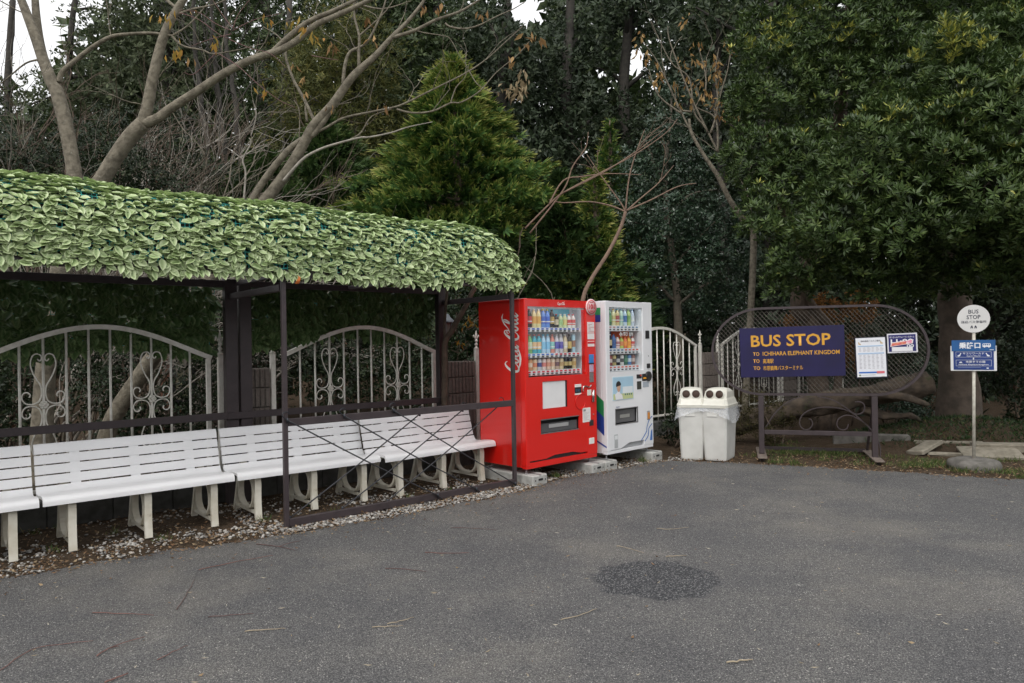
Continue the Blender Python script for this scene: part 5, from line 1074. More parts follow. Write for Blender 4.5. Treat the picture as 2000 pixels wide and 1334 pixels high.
# --- the second, behind and left of it
b=at(1600,640,11.6); b[2]=0; T2=tree('evergreen_tree','tall dense evergreen with rounded masses above the oval sign',b,G_T)
m=MB(); trunk(m,[b,at(1592,640,11.6),at(1560,590,11.5),at(1600,420,11.3),at(1640,220,11.2),at(1660,0,11.2)],[.16,.15,.14,.13,.1,.06],12,.01); trunk(m,[at(1580,500,11.5),at(1520,380,11),at(1500,250,10.8)],[.1,.07,.03],8); trunk(m,[b+np.array([.15,0,0]),at(1640,680,11.5),at(1590,600,11.4),at(1560,560,11.3)],[.07,.06,.06,.05],8); attach(m,'trunk',bark_brown,T2)
lob=LBS([(1520,190,10.6,.75),(1600,70,10.6,.9),(1490,80,10.9,.5),(1720,60,10.6,.9),(1750,170,10.2,.75),(1475,320,10.4,.55),(1860,-10,10.6,.9),(1980,20,9.9,.8),(1640,180,10.4,.65),(1600,-120,10.6,1),(1800,-150,10.6,1.2),(2000,-120,9.8,1),(1560,330,10.2,.6),(1500,430,10.0,.5),(1570,510,9.7,.52),(1620,550,9.8,.34),(1530,560,10,.34),(1620,370,10.4,.6),(1465,210,10.6,.4)])
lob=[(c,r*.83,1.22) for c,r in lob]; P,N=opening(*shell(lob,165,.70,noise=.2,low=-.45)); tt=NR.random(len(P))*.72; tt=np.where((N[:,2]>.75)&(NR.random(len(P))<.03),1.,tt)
shoots=lambda rows: (np.concatenate([np.array(at(*q))+NR.normal(size=(9,3))*.07 for q in rows]),)*1
S_=shoots([(1545,35,10.0),(1585,15,10.1),(1465,85,10.4),(1530,90,10.0),(1640,60,9.9),(1500,60,10.3)])[0]; P=np.concatenate([P,S_]); N=np.concatenate([N,np.tile([0,-.3,1.],(len(S_),1))]); tt=np.concatenate([tt,NR.uniform(.86,.98,len(S_))])
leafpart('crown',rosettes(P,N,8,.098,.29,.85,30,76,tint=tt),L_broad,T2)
# --- camellia
b=at(1328,700,13.0); b[2]=0; T3=tree('camellia_tree','dark glossy leaved camellia with slender trunk behind the white fence panel by the bins',b,G_T)
m=MB(); trunk(m,[b,at(1326,640,13.0),at(1318,540,13.0),at(1304,440,13.0),at(1300,340,13.0),at(1308,250,13.0),at(1312,180,13.0)],[.085,.08,.07,.058,.045,.03,.012],10,.006)
for pts in ([at(1322,600,13.0),at(1370,560,12.8),at(1430,540,12.6)],[at(1320,590,13.0),at(1280,550,12.8),at(1240,500,12.6)],[at(1306,470,13.0),at(1260,440,12.8),at(1200,430,12.5)],[at(1304,420,13.0),at(1350,380,12.8),at(1400,370,12.7)],[at(1312,530,13.0),at(1350,480,12.7),at(1400,430,12.5)],[at(1302,360,13.0),at(1270,300,12.9),at(1260,260,12.8)]): trunk(m,pts,[.035,.022,.008],6,.008)
attach(m,'trunk',mat('camellia_bark',(.17,.15,.115),.9,(.11,.095,.075),16,bump=.4,dirt=((.28,.27,.22),24,.62)),T3)
lob=LBS([(1302,255,13.0,0.42),(1255,330,12.9,0.52),(1345,330,12.9,0.50),(1215,430,12.8,0.59),(1300,430,12.6,0.59),(1390,430,12.7,0.57),(1180,500,12.8,0.45),(1262,520,12.6,0.50),(1375,515,12.5,0.53),(1445,500,12.6,0.42),(1430,575,12.7,0.38),(1215,560,12.8,0.35),(1375,600,12.8,0.35),(1310,180,13.0,0.26),(1280,600,13.2,0.35)])
P,N=shell(lob,260,.35,low=-.9); P2=NR.random(len(P))<.8; leafpart('crown',join(rosettes(P[P2][::2],N[P2][::2],4,.075,.5,.2,40,95),loose(P[~P2],N[~P2],.07,.5,.3)),L_camel,T3)
# --- cypresses
def cypress(label,apex,base_y,depth,half,mat_,n,size,tip,base=.15,seed=1,bare=0,name='cypress_tree'):
    """apex: picture place of the top; half: radius at the foot of the visible cone in metres"""
    top=at(apex[0],apex[1],depth); bz=at(apex[0],base_y,depth)[2]; root=np.array([top[0],top[1],0]); t=tree(name,label,root,G_T)
    m=MB(); trunk(m,[root,(root+top)/2+np.array([.05,.03,0]),top],[.16,.1,.012],9,.01); 
    Hh=top[2]-bz; f=NR.random(n)**.62; az=NR.uniform(0,2*PI,n); z=top[2]-f*(Hh+1.6); R=half*np.minimum(f*(Hh+1.6)/Hh,1.15)**1.02
    tier=(z*1.7+.35*np.sin(az*2+seed)+.25*np.sin(az*5))%1; R=R*(.80+.42*(1-tier)**1.3+.15*np.sin(az*3+z*2.3+seed)+.16*np.sin(az*6-z*3.1)+.08*np.sin(z*9+seed)); q=NR.uniform(.45,1,n)**.55*R
    rd=np.stack([np.cos(az),np.sin(az),np.zeros(n)],1); P=np.array([top[0],top[1],0])+rd*q[:,None]+np.array([0,0,1.])*(z+ (q*.12))[:,None]
    D=nrm(rd+np.array([0,0,.45])+NR.normal(size=(n,3))*.25); edge=(q/(R+1e-6)-.6)/.4
    geo=sprays(P,D,size,9,0,base,.45); T=geo[2].reshape(n,9,4); e=np.clip(tip*edge+.25*(f<.2)*tip,0,1)[:,None]
    T[:,:,2]=np.clip(T[:,:,0]+e*NR.uniform(.6,1.2,(n,9)),0,1); T[:,:,1]=T[:,:,3]=np.clip(T[:,:,0]+e*.45,0,1); geo=(geo[0],geo[1],T.ravel())
    for k in range(26):
        i=NR.integers(0,n); zz=z[i]-q[i]*.2; m.tube([np.array([top[0],top[1],zz]),P[i]],[.022,.005],5)
    attach(m,'trunk',bark_brown,t); leafpart('crown',geo,mat_,t); return t
cypress('golden cypress with yellow tipped drooping sprays rising behind the shelter roof',(885,112),450,13.6,1.85,L_gold,11000,.22,.95,.2,1)
cypress('deep green cypress left of the golden cypress, above the shelter roof',(640,225),430,14.2,1.35,L_green,6500,.21,.75,.2,2)
cypress('low green cypress bush between the grey stems and the golden cypress',(520,290),430,13.0,1.1,L_green,5600,.18,.6,.2,3)
cypress('green cypress behind the red machine, below the bare forked sapling',(1095,335),590,12.6,1.15,L_green,6500,.20,.45,.2,4)
cypress('small golden topped cypress right of the dark wood, above the white machine',(1190,236),520,13.6,.55,L_gold,2200,.15,.9,.15,5)
cypress('feathery yellow green cypress tip above the red machine',(1160,325),560,12.2,.5,L_gold,2000,.16,1.,.3,6)
cypress('dark shaded cypress with brown inner twigs behind the end of the roof',(980,440),640,12.0,.85,L_green,3500,.18,.5,.1,7)
# --- tall dark wood at the back
def darktree(label,px,depth,crown,mat_,dens,L,w=.42,tr=.2,top=-260,name='forest_tree',inner=.5,kk=None):
    b=at(px,690,depth); b[2]=hill(b[0],b[1]); t=tree(name,label,b,G_T); m=MB(); 
    trunk(m,[b,at(px+10,420,depth),at(px-6,200,depth),at(px+5,0,depth),at(px,top,depth)],[tr,tr*.85,tr*.7,tr*.5,.03],9,.02)
    lob=LBS([(x,y,depth+dz,r) for x,y,dz,r in crown])
    for c,r in lob:
        s_=at(px,min(640,(1.5-c[2]+r*.8)*1400/depth+668),depth); m.tube([s_,(s_+c)/2+np.array([0,0,.1]),c],[tr*.35,tr*.2,.02],6)
    attach(m,'trunk',bark_dark,t); P,N=opening(*shell(lob,dens,inner,low=-.8))
    leafpart('crown',rosettes(P,N,5,L,w,.3,35,90),mat_,t); return t
rr=random.Random(3)
def cl(x0,x1,y0,y1,n,r0,r1): return [(rr.uniform(x0,x1),y0+(y1-y0)*(i+rr.random())/n,rr.uniform(-1.2,1.2),rr.uniform(r0,r1)) for i in range(n)]
darktree('dark evergreen beside the sky gap at the top centre, left of it',985,19,cl(925,1055,30,470,15,.8,1.25),L_dark,17,.17,tr=.22)
darktree('dark tall evergreen directly right of the top centre sky gap',1110,20,cl(1050,1180,60,520,17,.8,1.25),L_dark,17,.17,tr=.24)
darktree('dark evergreen whose forked trunk shows against the small sky gaps',1225,21,cl(1180,1300,-60,60,5,.9,1.3)+cl(1190,1290,230,540,10,.8,1.2)+[(1160,130,0,.7),(1290,130,0,.7)],L_dark,17,.17,tr=.24)
darktree('dark green forest tree behind the withered sapling',1350,20,cl(1290,1430,20,520,16,.8,1.25),L_dark,17,.17,tr=.22)
darktree('dark forest tree beyond the upper left of the broad evergreen',1470,22,cl(1410,1560,-80,500,14,.9,1.4),L_dark,14,.18,tr=.24)
darktree('olive green tree top at the upper edge, right of the dark wood',1405,17,[(1400,60,0,.8),(1375,20,0,.6),(1430,110,0,.6),(1420,10,0,.7)],L_mid,26,.14,tr=.14)
for i,(px,dep_,lab) in enumerate([(1600,18,'shaded tree in the dark behind the oval sign'),(1760,19,'shaded tree in the dark left of the thick trunk'),(1930,17,'shaded tree in the dark right of the thick trunk'),(2130,15,'shaded tree filling the dark right edge'),(1500,17,'shaded tree in the dark above the sign stand')]):
    darktree(lab,px,dep_,cl(px-150,px+150,-100,640,20,1.0,1.6),L_dark,12,.17,tr=.24)
darktree('yellow green feathery tree behind the upper limbs of the grey stemmed tree',690,18,cl(600,790,80,330,14,.7,1.1),L_yel,24,.17,.22,tr=.15,top=60)
darktree('ochre tinged thin tree between the bare branches, left of the yellow green one',560,19,cl(520,640,110,330,9,.6,1.0),L_yel,18,.15,.22,tr=.13,top=80)
darktree('dark green wood tree behind the bare limbs, right of centre of the roof',850,21,cl(760,930,-60,300,14,.9,1.4),L_mid,15,.18,tr=.22)
darktree('blue green drooping tree behind the long slanting limb',520,22,cl(440,620,-80,240,13,.9,1.4),L_mid,15,.18,.3,tr=.2)
darktree('hazy green tree high behind the forked grey stems',330,24,cl(230,430,-60,230,12,.9,1.5),L_haze,13,.19,tr=.2)
darktree('thin leaved hazy tree at the edge of the bright sky',140,24,cl(90,230,20,260,9,.7,1.2),L_haze,11,.16,tr=.16,top=40)
darktree('sparse leafy tree low against the bright sky at the far left',20,23,cl(-60,110,150,330,9,.8,1.2),L_haze,12,.16,tr=.16,top=120)
darktree('dark tree above the roof centre, deep in the wood',740,24,cl(640,830,-160,180,12,1.1,1.7),L_dark,11,.2,tr=.24)
# distant wood: one mass
P=[]; 
for k in range(330):
    x=NR.uniform(-26,34); y=NR.uniform(26,33); zt=16 if x/y>-.50 else 16-(-.50-x/y)*60; P.append((np.array([x,y,NR.uniform(.3,max(3,zt))]),NR.uniform(1.4,2.4)))
Q=[]
for k in range(60): Q.append((np.array([NR.uniform(6.5,20),NR.uniform(13.5,24),NR.uniform(.6,8)]),NR.uniform(1.,1.8)))
for k in range(34): Q.append((np.array([NR.uniform(-22,-8.5),NR.uniform(13,26),NR.uniform(.5,3.0)]),NR.uniform(1.,1.7)))
q_,n_q=shell(Q,7.5,.5,low=-.9); V,F,t=rosettes(q_,n_q,4,.21,.42,.2,35,95); tag(new('dark_thicket_leaves',fastmesh('dark_thicket_leaves',V,F,L_dark,t)),kind='stuff')
for k in range(120): P.append((np.array([NR.uniform(-19,-1),NR.uniform(23,29),NR.uniform(.5,8.5)]),NR.uniform(1.2,2.0)))
P=[q for q in P]
for k in range(150):                                # unseen trees added behind the viewer, to cut the low frontal sky light
    a=NR.uniform(-PI*1.02,.02*PI); r_=NR.uniform(30,38); P.append((np.array([r_*math.cos(a),r_*math.sin(a)-2,NR.uniform(.5,6.5)]),NR.uniform(2,3.2)))
P,N=opening(*shell(P,1.8,.5,low=-.9)); V,F,t=rosettes(P,N,4,.55,.5,.2,35,95); tag(new('distant_woods',fastmesh('distant_woods',V,F,L_mid,t)),kind='stuff')
# --- undergrowth behind the fence
def shrub(label,rows,mat_,dens,L,w=.5,stems=5,name='shrub',k=4,colr=None):
    lob=LBS(rows); c=np.mean([q[0] for q in lob],0); b=np.array([c[0],c[1],0]); t=tree(name,label,b,G_T,'shrub'); m=MB()
    for j in range(stems):
        q=lob[j%len(lob)][0]; p0=b+np.array([NR.normal()*.25,NR.normal()*.15,0]); m.tube(smooth([p0,(p0+q)/2+NR.normal(size=3)*.1,q],3),np.linspace(.018,.006,7),5)
    attach(m,'stem',bark_brown,t); P,N=shell(lob,dens,.4,low=-.95); leafpart('foliage',rosettes(P,N,k,L,w,.3,35,95) if k>1 else loose(P,N,L,w,.3),mat_,t); return t
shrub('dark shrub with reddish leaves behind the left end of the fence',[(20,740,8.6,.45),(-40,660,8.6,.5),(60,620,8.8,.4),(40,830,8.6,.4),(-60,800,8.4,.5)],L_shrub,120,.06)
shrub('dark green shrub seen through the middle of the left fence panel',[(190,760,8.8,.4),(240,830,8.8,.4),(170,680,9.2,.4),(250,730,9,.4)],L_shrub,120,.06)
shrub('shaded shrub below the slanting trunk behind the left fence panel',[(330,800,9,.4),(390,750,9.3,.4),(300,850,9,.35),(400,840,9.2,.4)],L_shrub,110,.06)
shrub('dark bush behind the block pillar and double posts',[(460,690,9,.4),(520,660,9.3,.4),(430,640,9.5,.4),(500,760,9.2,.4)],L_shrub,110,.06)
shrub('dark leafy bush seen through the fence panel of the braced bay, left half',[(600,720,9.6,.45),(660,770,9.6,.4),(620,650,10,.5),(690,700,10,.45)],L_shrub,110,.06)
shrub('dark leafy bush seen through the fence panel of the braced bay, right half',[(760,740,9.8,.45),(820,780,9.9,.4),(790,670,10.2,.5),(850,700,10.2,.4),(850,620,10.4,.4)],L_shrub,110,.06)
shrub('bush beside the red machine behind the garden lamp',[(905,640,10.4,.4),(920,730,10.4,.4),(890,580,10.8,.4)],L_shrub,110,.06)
shrub('dark shrub behind the white fence panel beside the bins',[(1300,720,13.2,.5),(1350,780,13,.45),(1290,800,12.8,.4),(1370,690,13.4,.5)],L_shrub,90,.07)
shrub('dark evergreen bush in the shade behind the camellia and the right fence panel',[(1290,600,15,.6),(1350,620,15,.6),(1410,620,15,.6),(1250,640,15,.6),(1310,690,15,.5),(1430,680,15,.6),(1370,560,15.3,.6)],L_dark,60,.11)
shrub('small dark shrub at the foot of the fence panel, left of the bins',[(1310,840,10.3,.18),(1328,815,10.4,.2),(1345,850,10.2,.14)],L_shrub,260,.05)
shrub('mossy brown bush under the left end of the oval sign',[(1480,790,10.4,.28),(1530,810,10.4,.26),(1450,830,10.3,.22),(1500,850,10.2,.2),(1580,790,10.5,.22)],leafmat('mossy_leaf',[(0,(.03,.028,.012)),(.6,(.06,.055,.02)),(1,(.11,.085,.03))],.8,.2,.1),300,.04,.4)
shrub('orange brown leaved bush seen through the top of the oval sign',[(1610,610,12.2,.35),(1680,600,12.2,.3),(1560,640,12.4,.3),(1650,690,12.2,.3),(1590,670,12.3,.25)],L_orange,110,.08,.5)
shrub('dark green shrub seen through the right half of the oval sign',[(1700,660,12.6,.4),(1760,690,12.6,.4),(1690,730,12.4,.35),(1770,630,12.8,.35)],L_shrub,80,.07)
shrub('dark shrub at the right edge beyond the planted mound',[(1990,700,11.2,.5),(1940,740,11.6,.4),(2050,640,11,.6),(2000,790,11,.3)],L_shrub,90,.08)
shrub('dark leafy shrub low between the thick trunk and the oval sign',[(1790,800,11.6,.3),(1760,780,12,.35),(1800,720,12.2,.3)],L_camel,150,.06)
shrub('green bush above the roof at the far left, behind the bare stems',[(30,300,11,.5),(120,260,12,.5),(200,310,11.5,.5),(-40,230,11.5,.6),(230,250,12,.45)],L_shrub,100,.06)
shrub('dark low evergreen close behind the two thick grey stems, above the roof',[(185,300,9.0,.42),(235,325,8.9,.38),(120,335,9.0,.4),(285,345,9.0,.34),(330,370,9.1,.3)],L_shrub,150,.05)
shrub('dark low evergreen at the far left edge, just above the roof',[(20,320,8.8,.38),(70,340,8.9,.38),(-40,300,8.8,.45)],L_shrub,150,.05)
shrub('dark green bush behind the fork of the grey stemmed tree',[(300,300,11.5,.5),(380,330,11.8,.45),(330,240,12,.4),(440,350,12,.4)],L_shrub,90,.06)
# --- grey stemmed bare tree behind the shelter
def A_(z): return lambda x,y:(x/2.857,y/2.857)
gb=at(78,880,7.6); gb[2]=0; GT=tree('bare_tree','bare grey tree with two thick forking stems behind the left bench',gb,G_T); m=MB(); D0=7.6
Z=lambda pts,D=D0,ox=0:[at(ox+x/2.857,y/2.857,D+(dd[0] if dd else 0)) for x,y,*dd in pts]
trunk(m,[gb,at(84,800,7.6),at(92,700,7.6),at(112,560,7.6),at(140,440,7.6)],[.13,.10,.095,.10,.095],12)
trunk(m,Z([(410,1250),(420,1030),(395,850),(365,690),(320,520),(285,450),(240,330),(195,200),(150,80),(110,-20),(40,-160)]),[.085,.075,.07,.07,.068,.062,.055,.05,.045,.04,.03],12)
trunk(m,Z([(262,395),(225,250),(205,110),(195,-20),(190,-150)],7.8),[.05,.045,.04,.035,.03],10)
trunk(m,Z([(330,460),(350,400),(430,330),(520,260),(620,205),(720,190),(850,185),(960,200)]),[.03,.028,.024,.022,.02,.018,.016,.014],8)
trunk(m,Z([(960,200),(985,230),(1030,260),(1130,280),(1190,300),(1320,280),(1480,240)]),[.013,.012,.011,.01,.008,.006,.004],6); trunk(m,Z([(960,200),(1040,150),(1100,90),(1150,30),(1200,-40)]),[.012,.01,.008,.006,.004],6)
trunk(m,Z([(400,1250),(550,1030),(650,870),(730,760),(800,690)]),[.09,.08,.078,.08,.08],12)
trunk(m,Z([(790,700),(820,600),(850,450),(890,280),(930,160),(985,60),(1040,-30),(1120,-160)]),[.065,.058,.054,.05,.046,.042,.036,.03],11)
trunk(m,Z([(800,690),(880,660),(960,600),(1100,510),(1250,410),(1400,335),(1550,285),(1650,230),(1760,140),(1860,95),(2000,30),(2140,-40)]),[.06,.05,.046,.044,.042,.04,.038,.034,.03,.028,.024,.02],10)
trunk(m,Z([(1520,290),(1640,180),(1740,110),(1860,60),(1980,0),(2080,-60)]),[.03,.028,.025,.022,.02,.016],8)
trunk(m,Z([(1000,60),(930,0),(870,-60)]),[.02,.016,.012],6); trunk(m,Z([(990,80),(1080,50),(1180,30),(1260,0)]),[.016,.013,.01,.008],6); trunk(m,Z([(240,330),(150,350),(60,420),(0,470),(-80,500)]),[.014,.01,.008,.006,.004],6)
r5=random.Random(5)
for x,y,dx,dz,L in ((150,80,-.6,.6,.5),(1150,480,.1,.9,.45),(1400,335,.3,.8,.4),(1700,200,.2,.9,.4),(620,205,-.2,.8,.5),(850,450,.8,.5,.4),(1250,410,-.2,.9,.5),(1860,95,.5,.6,.4),(820,600,-.8,.4,.4),(950,610,.2,-.5,.4)): grow(m,at(x/2.857,y/2.857,D0),(dx,r5.gauss(0,.3),dz),L,.007,2,r5,None,(0,0,.1),2,.5)
attach(m,'trunk',bark_grey,GT)
# crimson leaf stalks with a few yellowed leaflets left on it
m=MB()
for pts in ([(1290,170),(1200,130),(1110,70),(1000,55)],[(1300,160),(1240,80),(1180,-10)],[(1300,160),(1330,80),(1400,-10)],[(1300,170),(1420,110),(1570,75)],[(1290,190),(1170,220),(1060,260)],[(1280,220),(1400,270),(1510,300),(1600,380)],[(1220,300),(1330,370),(1440,470),(1560,560),(1650,600)],[(1740,310),(1820,325),(1890,335)],[(1210,290),(1150,350),(1080,415),(1030,405)],[(1000,70),(1110,110),(1220,190),(1280,215)]): trunk(m,Z(pts,7.2),[.0045,.0036,.0022],5,k=4)
attach(m,'leaf_stalk',flat((104,70,68),.6),GT)
def hanging(rows,D,L,n,ox=0,sc=2.857,parent=None,mt=L_brown,w=.32,spread=.05):
    P=np.concatenate([np.array(at(ox+x/sc,y/sc,D))+NR.normal(size=(n,3))*spread for x,y in rows]); k=len(P); d=nrm(np.array([0,0,-1.])+NR.normal(size=(k,3))*.45); s=rand_sides(d)
    Ls=NR.uniform(.6,1.2,k)*L; leafpart('withered_leaves',leaves_mesh(P,d,s,Ls,Ls*w,.35,NR.random(k)),mt,parent)
hanging([(880,90),(940,70),(1680,130),(1720,170),(1750,200),(1650,100),(970,290),(1010,280),(1190,230),(1480,100),(1450,480)],7.2,.10,5,0,2.857,GT,leafmat('yellowed_leaflet',[(0,(.30,.22,.05)),(.5,(.42,.28,.06)),(1,(.45,.22,.06))],.6,.2,.35),.3,.035)
hanging([(1060,320),(1080,60),(1640,360),(1690,440),(1700,500),(1850,240),(1860,590)],7.2,.09,3,0,2.857,GT,L_brown,.3,.02)
# second grey tree: the leaning one that rises to the right
gb=at(190,880,8.0); gb[2]=0; G2=tree('bare_tree','leaning bare grey tree whose long limbs reach right over the roof',gb,G_T); m=MB(); D0=8.3
trunk(m,[gb,at(215,830,8),at(270,740,8.05),at(330,655,8.1),at(400,560,8.15),at(460,460,8.2),at(505,400,8.3)],[.10,.09,.088,.085,.08,.075,.07],12)
ZA=lambda pts,D=8.3:[at(x/2.857,y/2.857,D) for x,y in pts]; ZB=lambda pts,D=8.3:[at(600+x/2.857,y/2.857,D) for x,y in pts]
trunk(m,[at(478,440,8.3)]+ZA([(1480,1120),(1600,960),(1690,810),(1750,700),(1850,590),(1950,450),(2000,395)])+ZB([(380,310),(470,210),(560,120),(640,20),(680,-60)]),[.07,.068,.062,.058,.054,.05,.045,.042,.034,.028,.022,.018,.014],11)
trunk(m,ZA([(1380,1180),(1410,1110),(1500,970),(1600,850),(1670,790),(1760,740),(1850,610)]),[.045,.042,.04,.038,.036,.034,.03],9)
B3=[([(290,400),(288,300),(290,200),(265,100),(262,0),(270,-80)],.02),([(470,210),(600,170),(720,110),(850,65),(960,0),(1040,-50)],.024),([(770,130),(800,150),(880,160),(960,140),(1060,90),(1150,50),(1215,10)],.013),([(-20,770),(100,715),(200,660),(330,630),(480,600),(560,570),(700,500),(880,410),(1000,330),(1100,240),(1200,150)],.016),([(500,610),(590,630),(700,620),(800,575),(860,570),(960,510),(1060,400),(1170,310),(1240,230)],.012),([(240,780),(300,740),(360,650),(470,610)],.011),([(0,680),(-10,600),(0,580)],.016),([(200,470),(210,370),(240,290),(330,240),(400,110),(430,30),(450,-50)],.022),([(560,150),(640,180),(760,200),(800,220),(850,310),(900,380)],.008),([(140,600),(180,540),(190,545)],.008),([(800,575),(830,490),(880,430),(905,350)],.008),([(900,390),(950,470),(1020,510),(1080,515)],.007),([(290,200),(370,130),(440,60),(480,0)],.012),([(280,20),(370,45),(450,45),(580,5)],.014)]
for pts,r in B3: trunk(m,ZB(pts),[r,r*.8,r*.55,r*.35],7)
trunk(m,ZA([(1760,690),(1700,560),(1640,450),(1600,340),(1590,260),(1550,200),(1470,150)]),[.02,.018,.016,.014,.012,.008,.005],7)
for pts in ([(1950,450),(1900,560),(1880,600)],[(1670,780),(1670,620),(1640,560)],[(1760,700),(1850,600),(1960,570)]): trunk(m,ZA(pts),[.008,.006,.004],5)
r6=random.Random(11)
for x,y,dx,dz,L in ((330,630,.3,.8,.5),(560,570,.3,.8,.45),(700,500,.1,.8,.4),(880,410,.3,.7,.4),(480,200,.4,.7,.5),(400,110,-.3,.8,.4),(290,300,-.4,.7,.4),(850,65,.2,.8,.4),(120,600,.7,.2,.45),(240,290,-.5,.6,.4),(700,620,.3,.6,.35),(1000,330,.6,.4,.3)): grow(m,at(600+x/2.857,y/2.857,8.3),(dx,r6.gauss(0,.3),dz),L,.006,2,r6,None,(0,0,.12),2,.5)
attach(m,'trunk',bark_grey,G2)
m=MB(); trunk(m,ZA([(1580,1010),(1640,940),(1700,880),(1770,840),(1850,810),(2000,770)],7.9)+ZB([(350,765),(470,740),(560,710),(700,680)],7.9),[.016,.016,.014,.012,.01,.008,.004],7); trunk(m,[at(475,388,7.9)]+ZA([(1362,1100),(1370,960),(1355,890),(1400,800),(1390,770)],7.9),[.014,.012,.01,.008,.006],6); trunk(m,ZA([(1400,760),(1430,640),(1410,560)],7.9),[.007,.005,.003],5); trunk(m,ZA([(1355,890),(1290,840),(1260,820)],7.9),[.007,.005,.003],5); attach(m,'pale_branch',bark_pale,G2)
hanging([(660,25),(740,50),(970,70),(345,110),(360,215),(120,590),(140,250),(1240,205),(1280,215),(1205,250),(1130,330),(420,600)],8.3,.13,4,600,2.857,G2,L_brown,.34,.03)
hanging([(1090,480),(1130,500),(1160,470),(1190,490),(1210,440),(1200,400),(1220,480),(1150,520),(1180,520)],8.3,.12,5,600,2.857,G2,leafmat('grey_dry_leaf',[(0,(.22,.17,.10)),(1,(.36,.29,.18))],.8,.2,.3),.34,.03)
# bare forked sapling over the machines
sb=at(1142,600,9.6); sb=np.array([sb[0]-.1,sb[1]+.2,0]); S1=tree('bare_sapling','bare brown sapling with a star of branches above the two machines',sb,G_T); m=MB(); ZC=lambda pts,D=9.6:[at(1100+x/2.152,y/2.152,D) for x,y in pts]
trunk(m,[sb,at(1135,640,9.6)]+ZC([(85,1250),(120,1170),(190,1060),(240,960),(262,890)]),[.04,.034,.029,.027,.025,.024,.023],9)
for pts in ([(262,890),(275,760),(300,660),(342,545)],[(262,890),(240,850),(160,740),(100,650)],[(262,890),(330,830),(400,770),(465,695)],[(265,885),(370,840),(480,785),(560,770)],[(262,890),(200,865),(110,848),(0,852),(-60,840)],[(-160,960),(-60,860),(0,810),(130,740),(300,650),(430,560),(480,500)],[(-140,980),(0,800),(40,700),(95,620),(105,555)],[(-60,860),(0,760),(80,742),(200,730),(330,735)],[(0,810),(130,745),(210,700),(330,620),(430,540)]): trunk(m,ZC(pts),[.012,.010,.008,.004],7)
r7=random.Random(4)
for x,y,dx in ((300,660,.4),(160,740,-.4),(400,770,.3),(130,740,0),(300,650,.2)): grow(m,at(1100+x/2.152,y/2.152,9.6),(dx,.1,.8),.4,.005,1,r7)
attach(m,'trunk',mat('bark_sapling',(.21,.14,.10),.85,(.15,.10,.075),16,bump=.3),S1)
# withered sapling in front of the dark wood
wb=at(1450,690,11.8); wb[2]=0; WS=tree('withered_sapling','slender bare tree holding brown withered leaves left of the broad evergreen',wb,G_T); m=MB(); ZW=lambda pts,D=11.8:[at(1100+x/2.152,y/2.152,D) for x,y in pts]
trunk(m,[wb]+ZW([(800,1030),(760,930),(700,840),(650,740),(590,650),(540,560),(530,500)]),[.06,.055,.05,.045,.04,.03,.026,.02],8)
for pts in ([(800,1040),(790,900),(760,780),(680,680)],[(650,640),(600,540),(550,470),(530,330),(460,270),(410,180),(370,90)],[(540,560),(500,480),(430,330),(390,250),(340,180)],[(650,640),(640,500),(560,450),(530,390)],[(640,500),(660,400),(690,300),(700,230)],[(590,430),(600,330),(570,200)],[(620,560),(650,450),(640,300),(655,200)],[(500,480),(400,400),(360,290)],[(540,470),(480,450),(470,340)],[(610,560),(530,390),(450,180),(440,110)]): trunk(m,ZW(pts),[.02,.015,.01,.005],6)
for x,y,dx in ((460,270,-.3),(550,470,.3),(640,500,.3),(430,330,-.3),(690,300,.2),(600,330,.1),(650,640,-.6),(760,780,.5)): grow(m,at(1100+x/2.152,y/2.152,11.8),(dx,.1,.8),.7,.008,2,r7,None,(0,0,.1),2,.45)
attach(m,'trunk',bark_pale if False else bark_grey,WS)
hanging([(325,150),(320,215),(360,250),(390,290),(410,320),(510,80),(560,180),(680,190),(500,250),(540,245),(590,260),(635,250),(660,270),(630,300),(540,345),(570,345),(610,380),(580,390),(660,350),(655,420),(620,450),(650,490),(530,425),(495,430),(700,230),(475,350),(690,465),(640,330),(395,330),(600,395)],11.8,.13,6,1100,2.152,WS,leafmat('russet_leaf',[(0,(.22,.12,.045)),(.5,(.36,.22,.08)),(1,(.46,.32,.15))],.7,.2,.35),.36,.05)
# --- tangle of bare bushes at the left
r8=random.Random(21)
def barebush(label,px,py,D,n,h,lean,m_,spread=.5,lv=4,r=.024):
    b=at(px,py,D); b[2]=max(0,b[2]*0); t=tree('bare_bush',label,b,G_T,'shrub'); m=MB()
    for i in range(n):
        p=b+np.array([r8.gauss(0,.35),r8.gauss(0,.3),0]); grow(m,p,(lean+r8.gauss(0,spread),r8.gauss(0,.3),1.1),h*r8.uniform(.7,1.1),r*r8.uniform(.7,1.2),lv,r8,None,(lean*.25,0,.10),3,.5,.62,.13)
    attach(m,'stem',m_,t)
barebush('tangled bare bush against the bright sky at the far left',-20,700,9.6,8,3.3,.22,bark_brown,.35)
barebush('bare many stemmed bush behind the leftmost thick stem',60,700,10.2,6,2.4,.35,bark_pale,.35)
barebush('arching bare bush between the two thick grey stems',150,690,10.8,7,2.5,.55,bark_grey,.3)
barebush('spreading bare bush behind the fork of the thick stems',230,690,11.4,7,2.5,.6,bark_pale,.35)
barebush('thicket of thin bare stems right of the forked stem',400,690,12.0,6,2.0,.25,bark_brown,.35)
barebush('thin upright bare stems above the roof, left of the leaning tree',460,690,12.6,6,2.6,.1,bark_dark if False else bark_brown,.25)
barebush('tall bare bush reaching the top of the view at the left',120,700,13.5,6,3.6,.45,bark_pale,.3,4,.038)
barebush('pale leafless bush low behind the leftmost stem, close to the roof',110,700,9.2,7,2.1,.5,bark_pale,.35)
barebush('pale twiggy bush between the forked stem and the leaning tree',300,700,10.2,7,2.0,.55,bark_pale,.35)
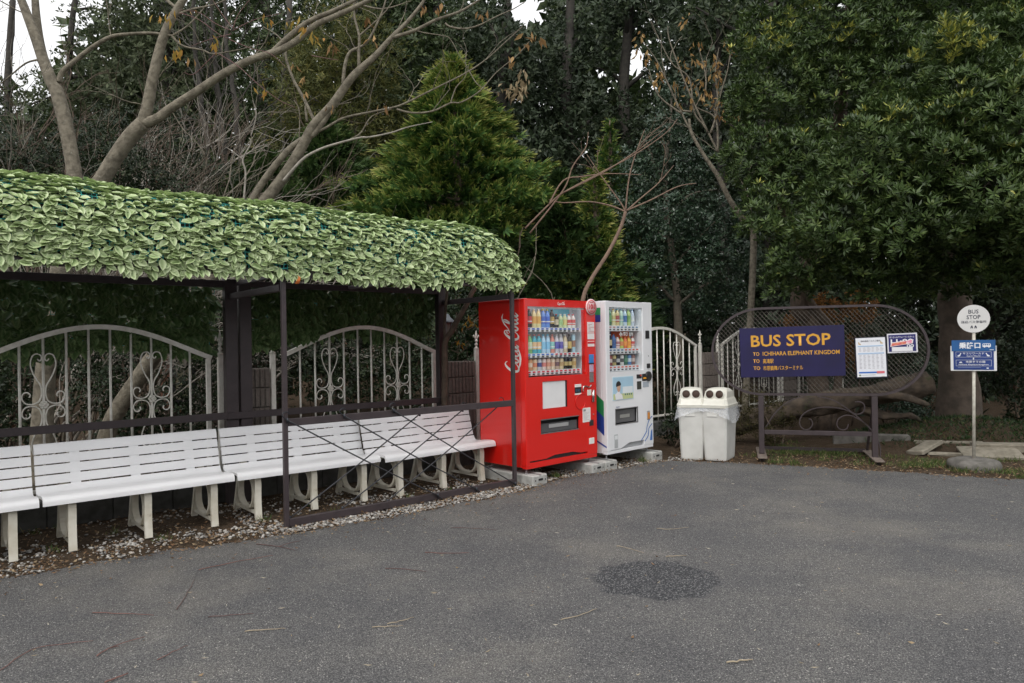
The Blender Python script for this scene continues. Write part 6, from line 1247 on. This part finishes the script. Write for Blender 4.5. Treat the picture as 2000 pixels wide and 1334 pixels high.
barebush('brown twiggy bush reaching up behind the slanting limb',230,700,12.5,7,3.3,.5,bark_brown,.35,4,.034)
barebush('leafless thicket deep behind the slanting limb',330,690,14,6,3.2,.4,bark_brown,.35,4,.034)
barebush('thin bare bush above the right end of the leafy roof',900,690,11.5,5,1.7,.1,bark_grey,.3,2)
barebush('bare bush low in front of the golden cypress, behind the roof',800,690,11.2,4,1.8,.05,bark_brown,.3,2)
for i,(px,D,lab) in enumerate([(405,15,'thin straight trunk of a bare tree behind the roof, left one'),(440,15.5,'thin straight trunk of a bare tree behind the roof, middle one'),(470,15,'thin straight trunk of a bare tree behind the roof, right one')]):
    b=at(px,690,D); b[2]=0; t=tree('bare_trunk_tree',lab,b,G_T); m=MB(); trunk(m,[b,at(px+4,380,D),at(px-10,220,D),at(px-25,80,D),at(px-30,-40,D)],[.08,.07,.055,.04,.03],8,.02)
    for k in range(5): grow(m,at(px-8,300-k*50,D),(r8.gauss(0,.6),0,.7),1.0,.02,2,r8,None,(0,0,.1),2,.5)
    attach(m,'trunk',bark_dark,t)
# twig leaning behind the lamp
b=at(868,700,8.4); b[2]=0; t=tree('bare_sapling','slanting bare stem with yellow leaves beside the garden lamp',b,G_T); m=MB(); trunk(m,[b,at(868,690,8.4),at(880,650,8.4),at(905,605,8.4),at(930,555,8.4),at(945,500,8.6)],[.04,.036,.034,.03,.026,.018],8,.004); trunk(m,[at(872,675,8.4),at(868,640,8.4),at(874,560,8.4),at(880,480,8.5)],[.02,.018,.016,.012],6); trunk(m,[at(880,683,8.3),at(900,688,8.3),at(918,670,8.3)],[.006,.005,.004],5); trunk(m,[at(900,625,8.4),at(918,618,8.4),at(930,615,8.4)],[.006,.005,.003],5); attach(m,'trunk',bark_brown,t)
hanging([(893,667),(900,664),(917,627),(908,632),(929,630),(916,620)],8.3,.09,3,0,1,t,leafmat('maple_yellow',[(0,(.42,.20,.04)),(1,(.50,.32,.05))],.6,.2,.35),.35,.02)
# --- glimpse of a shed behind the fence
shd=thing('garden_shed','small brown timber shed with yellowish window panes glimpsed behind the left fence panel','shed',at(366,800,11.5)*np.array([1,1,0]),-.1)
for k in range(8): MB().bx(-.42,-.24,-.05,.05,.55+k*.145,.69+k*.145,bev=.004).build('plank',flat((128,92,74),.8),shd)
fm=MB(); fm.bx(-.235,.10,-.02,.02,1.18,1.26); fm.bx(-.235,.10,-.02,.02,1.80,1.86); fm.bx(-.235,.10,-.02,.02,.62,.68); fm.bx(-.235,-.19,-.025,.025,.62,1.86); fm.bx(.095,.14,-.025,.025,.62,1.86); fm.build('window_frame',black_plastic,shd)
for z0,z1 in((.68,1.18),(1.26,1.80)): MB().bx(-.19,.095,-.005,.005,z0,z1).build('pane',mat('dusty_pane',(.26,.24,.15),.35,(.14,.14,.11),9),shd)
MB().bx(-.42,.75,.06,2.0,0,1.95).build('wall',flat((70,58,50),.8),shd); rf=MB(); rf.box((.16,1.0,2.02),(1.5,2.3,.07),rx=.06); rf.build('roof',flat((60,60,62),.8),shd)
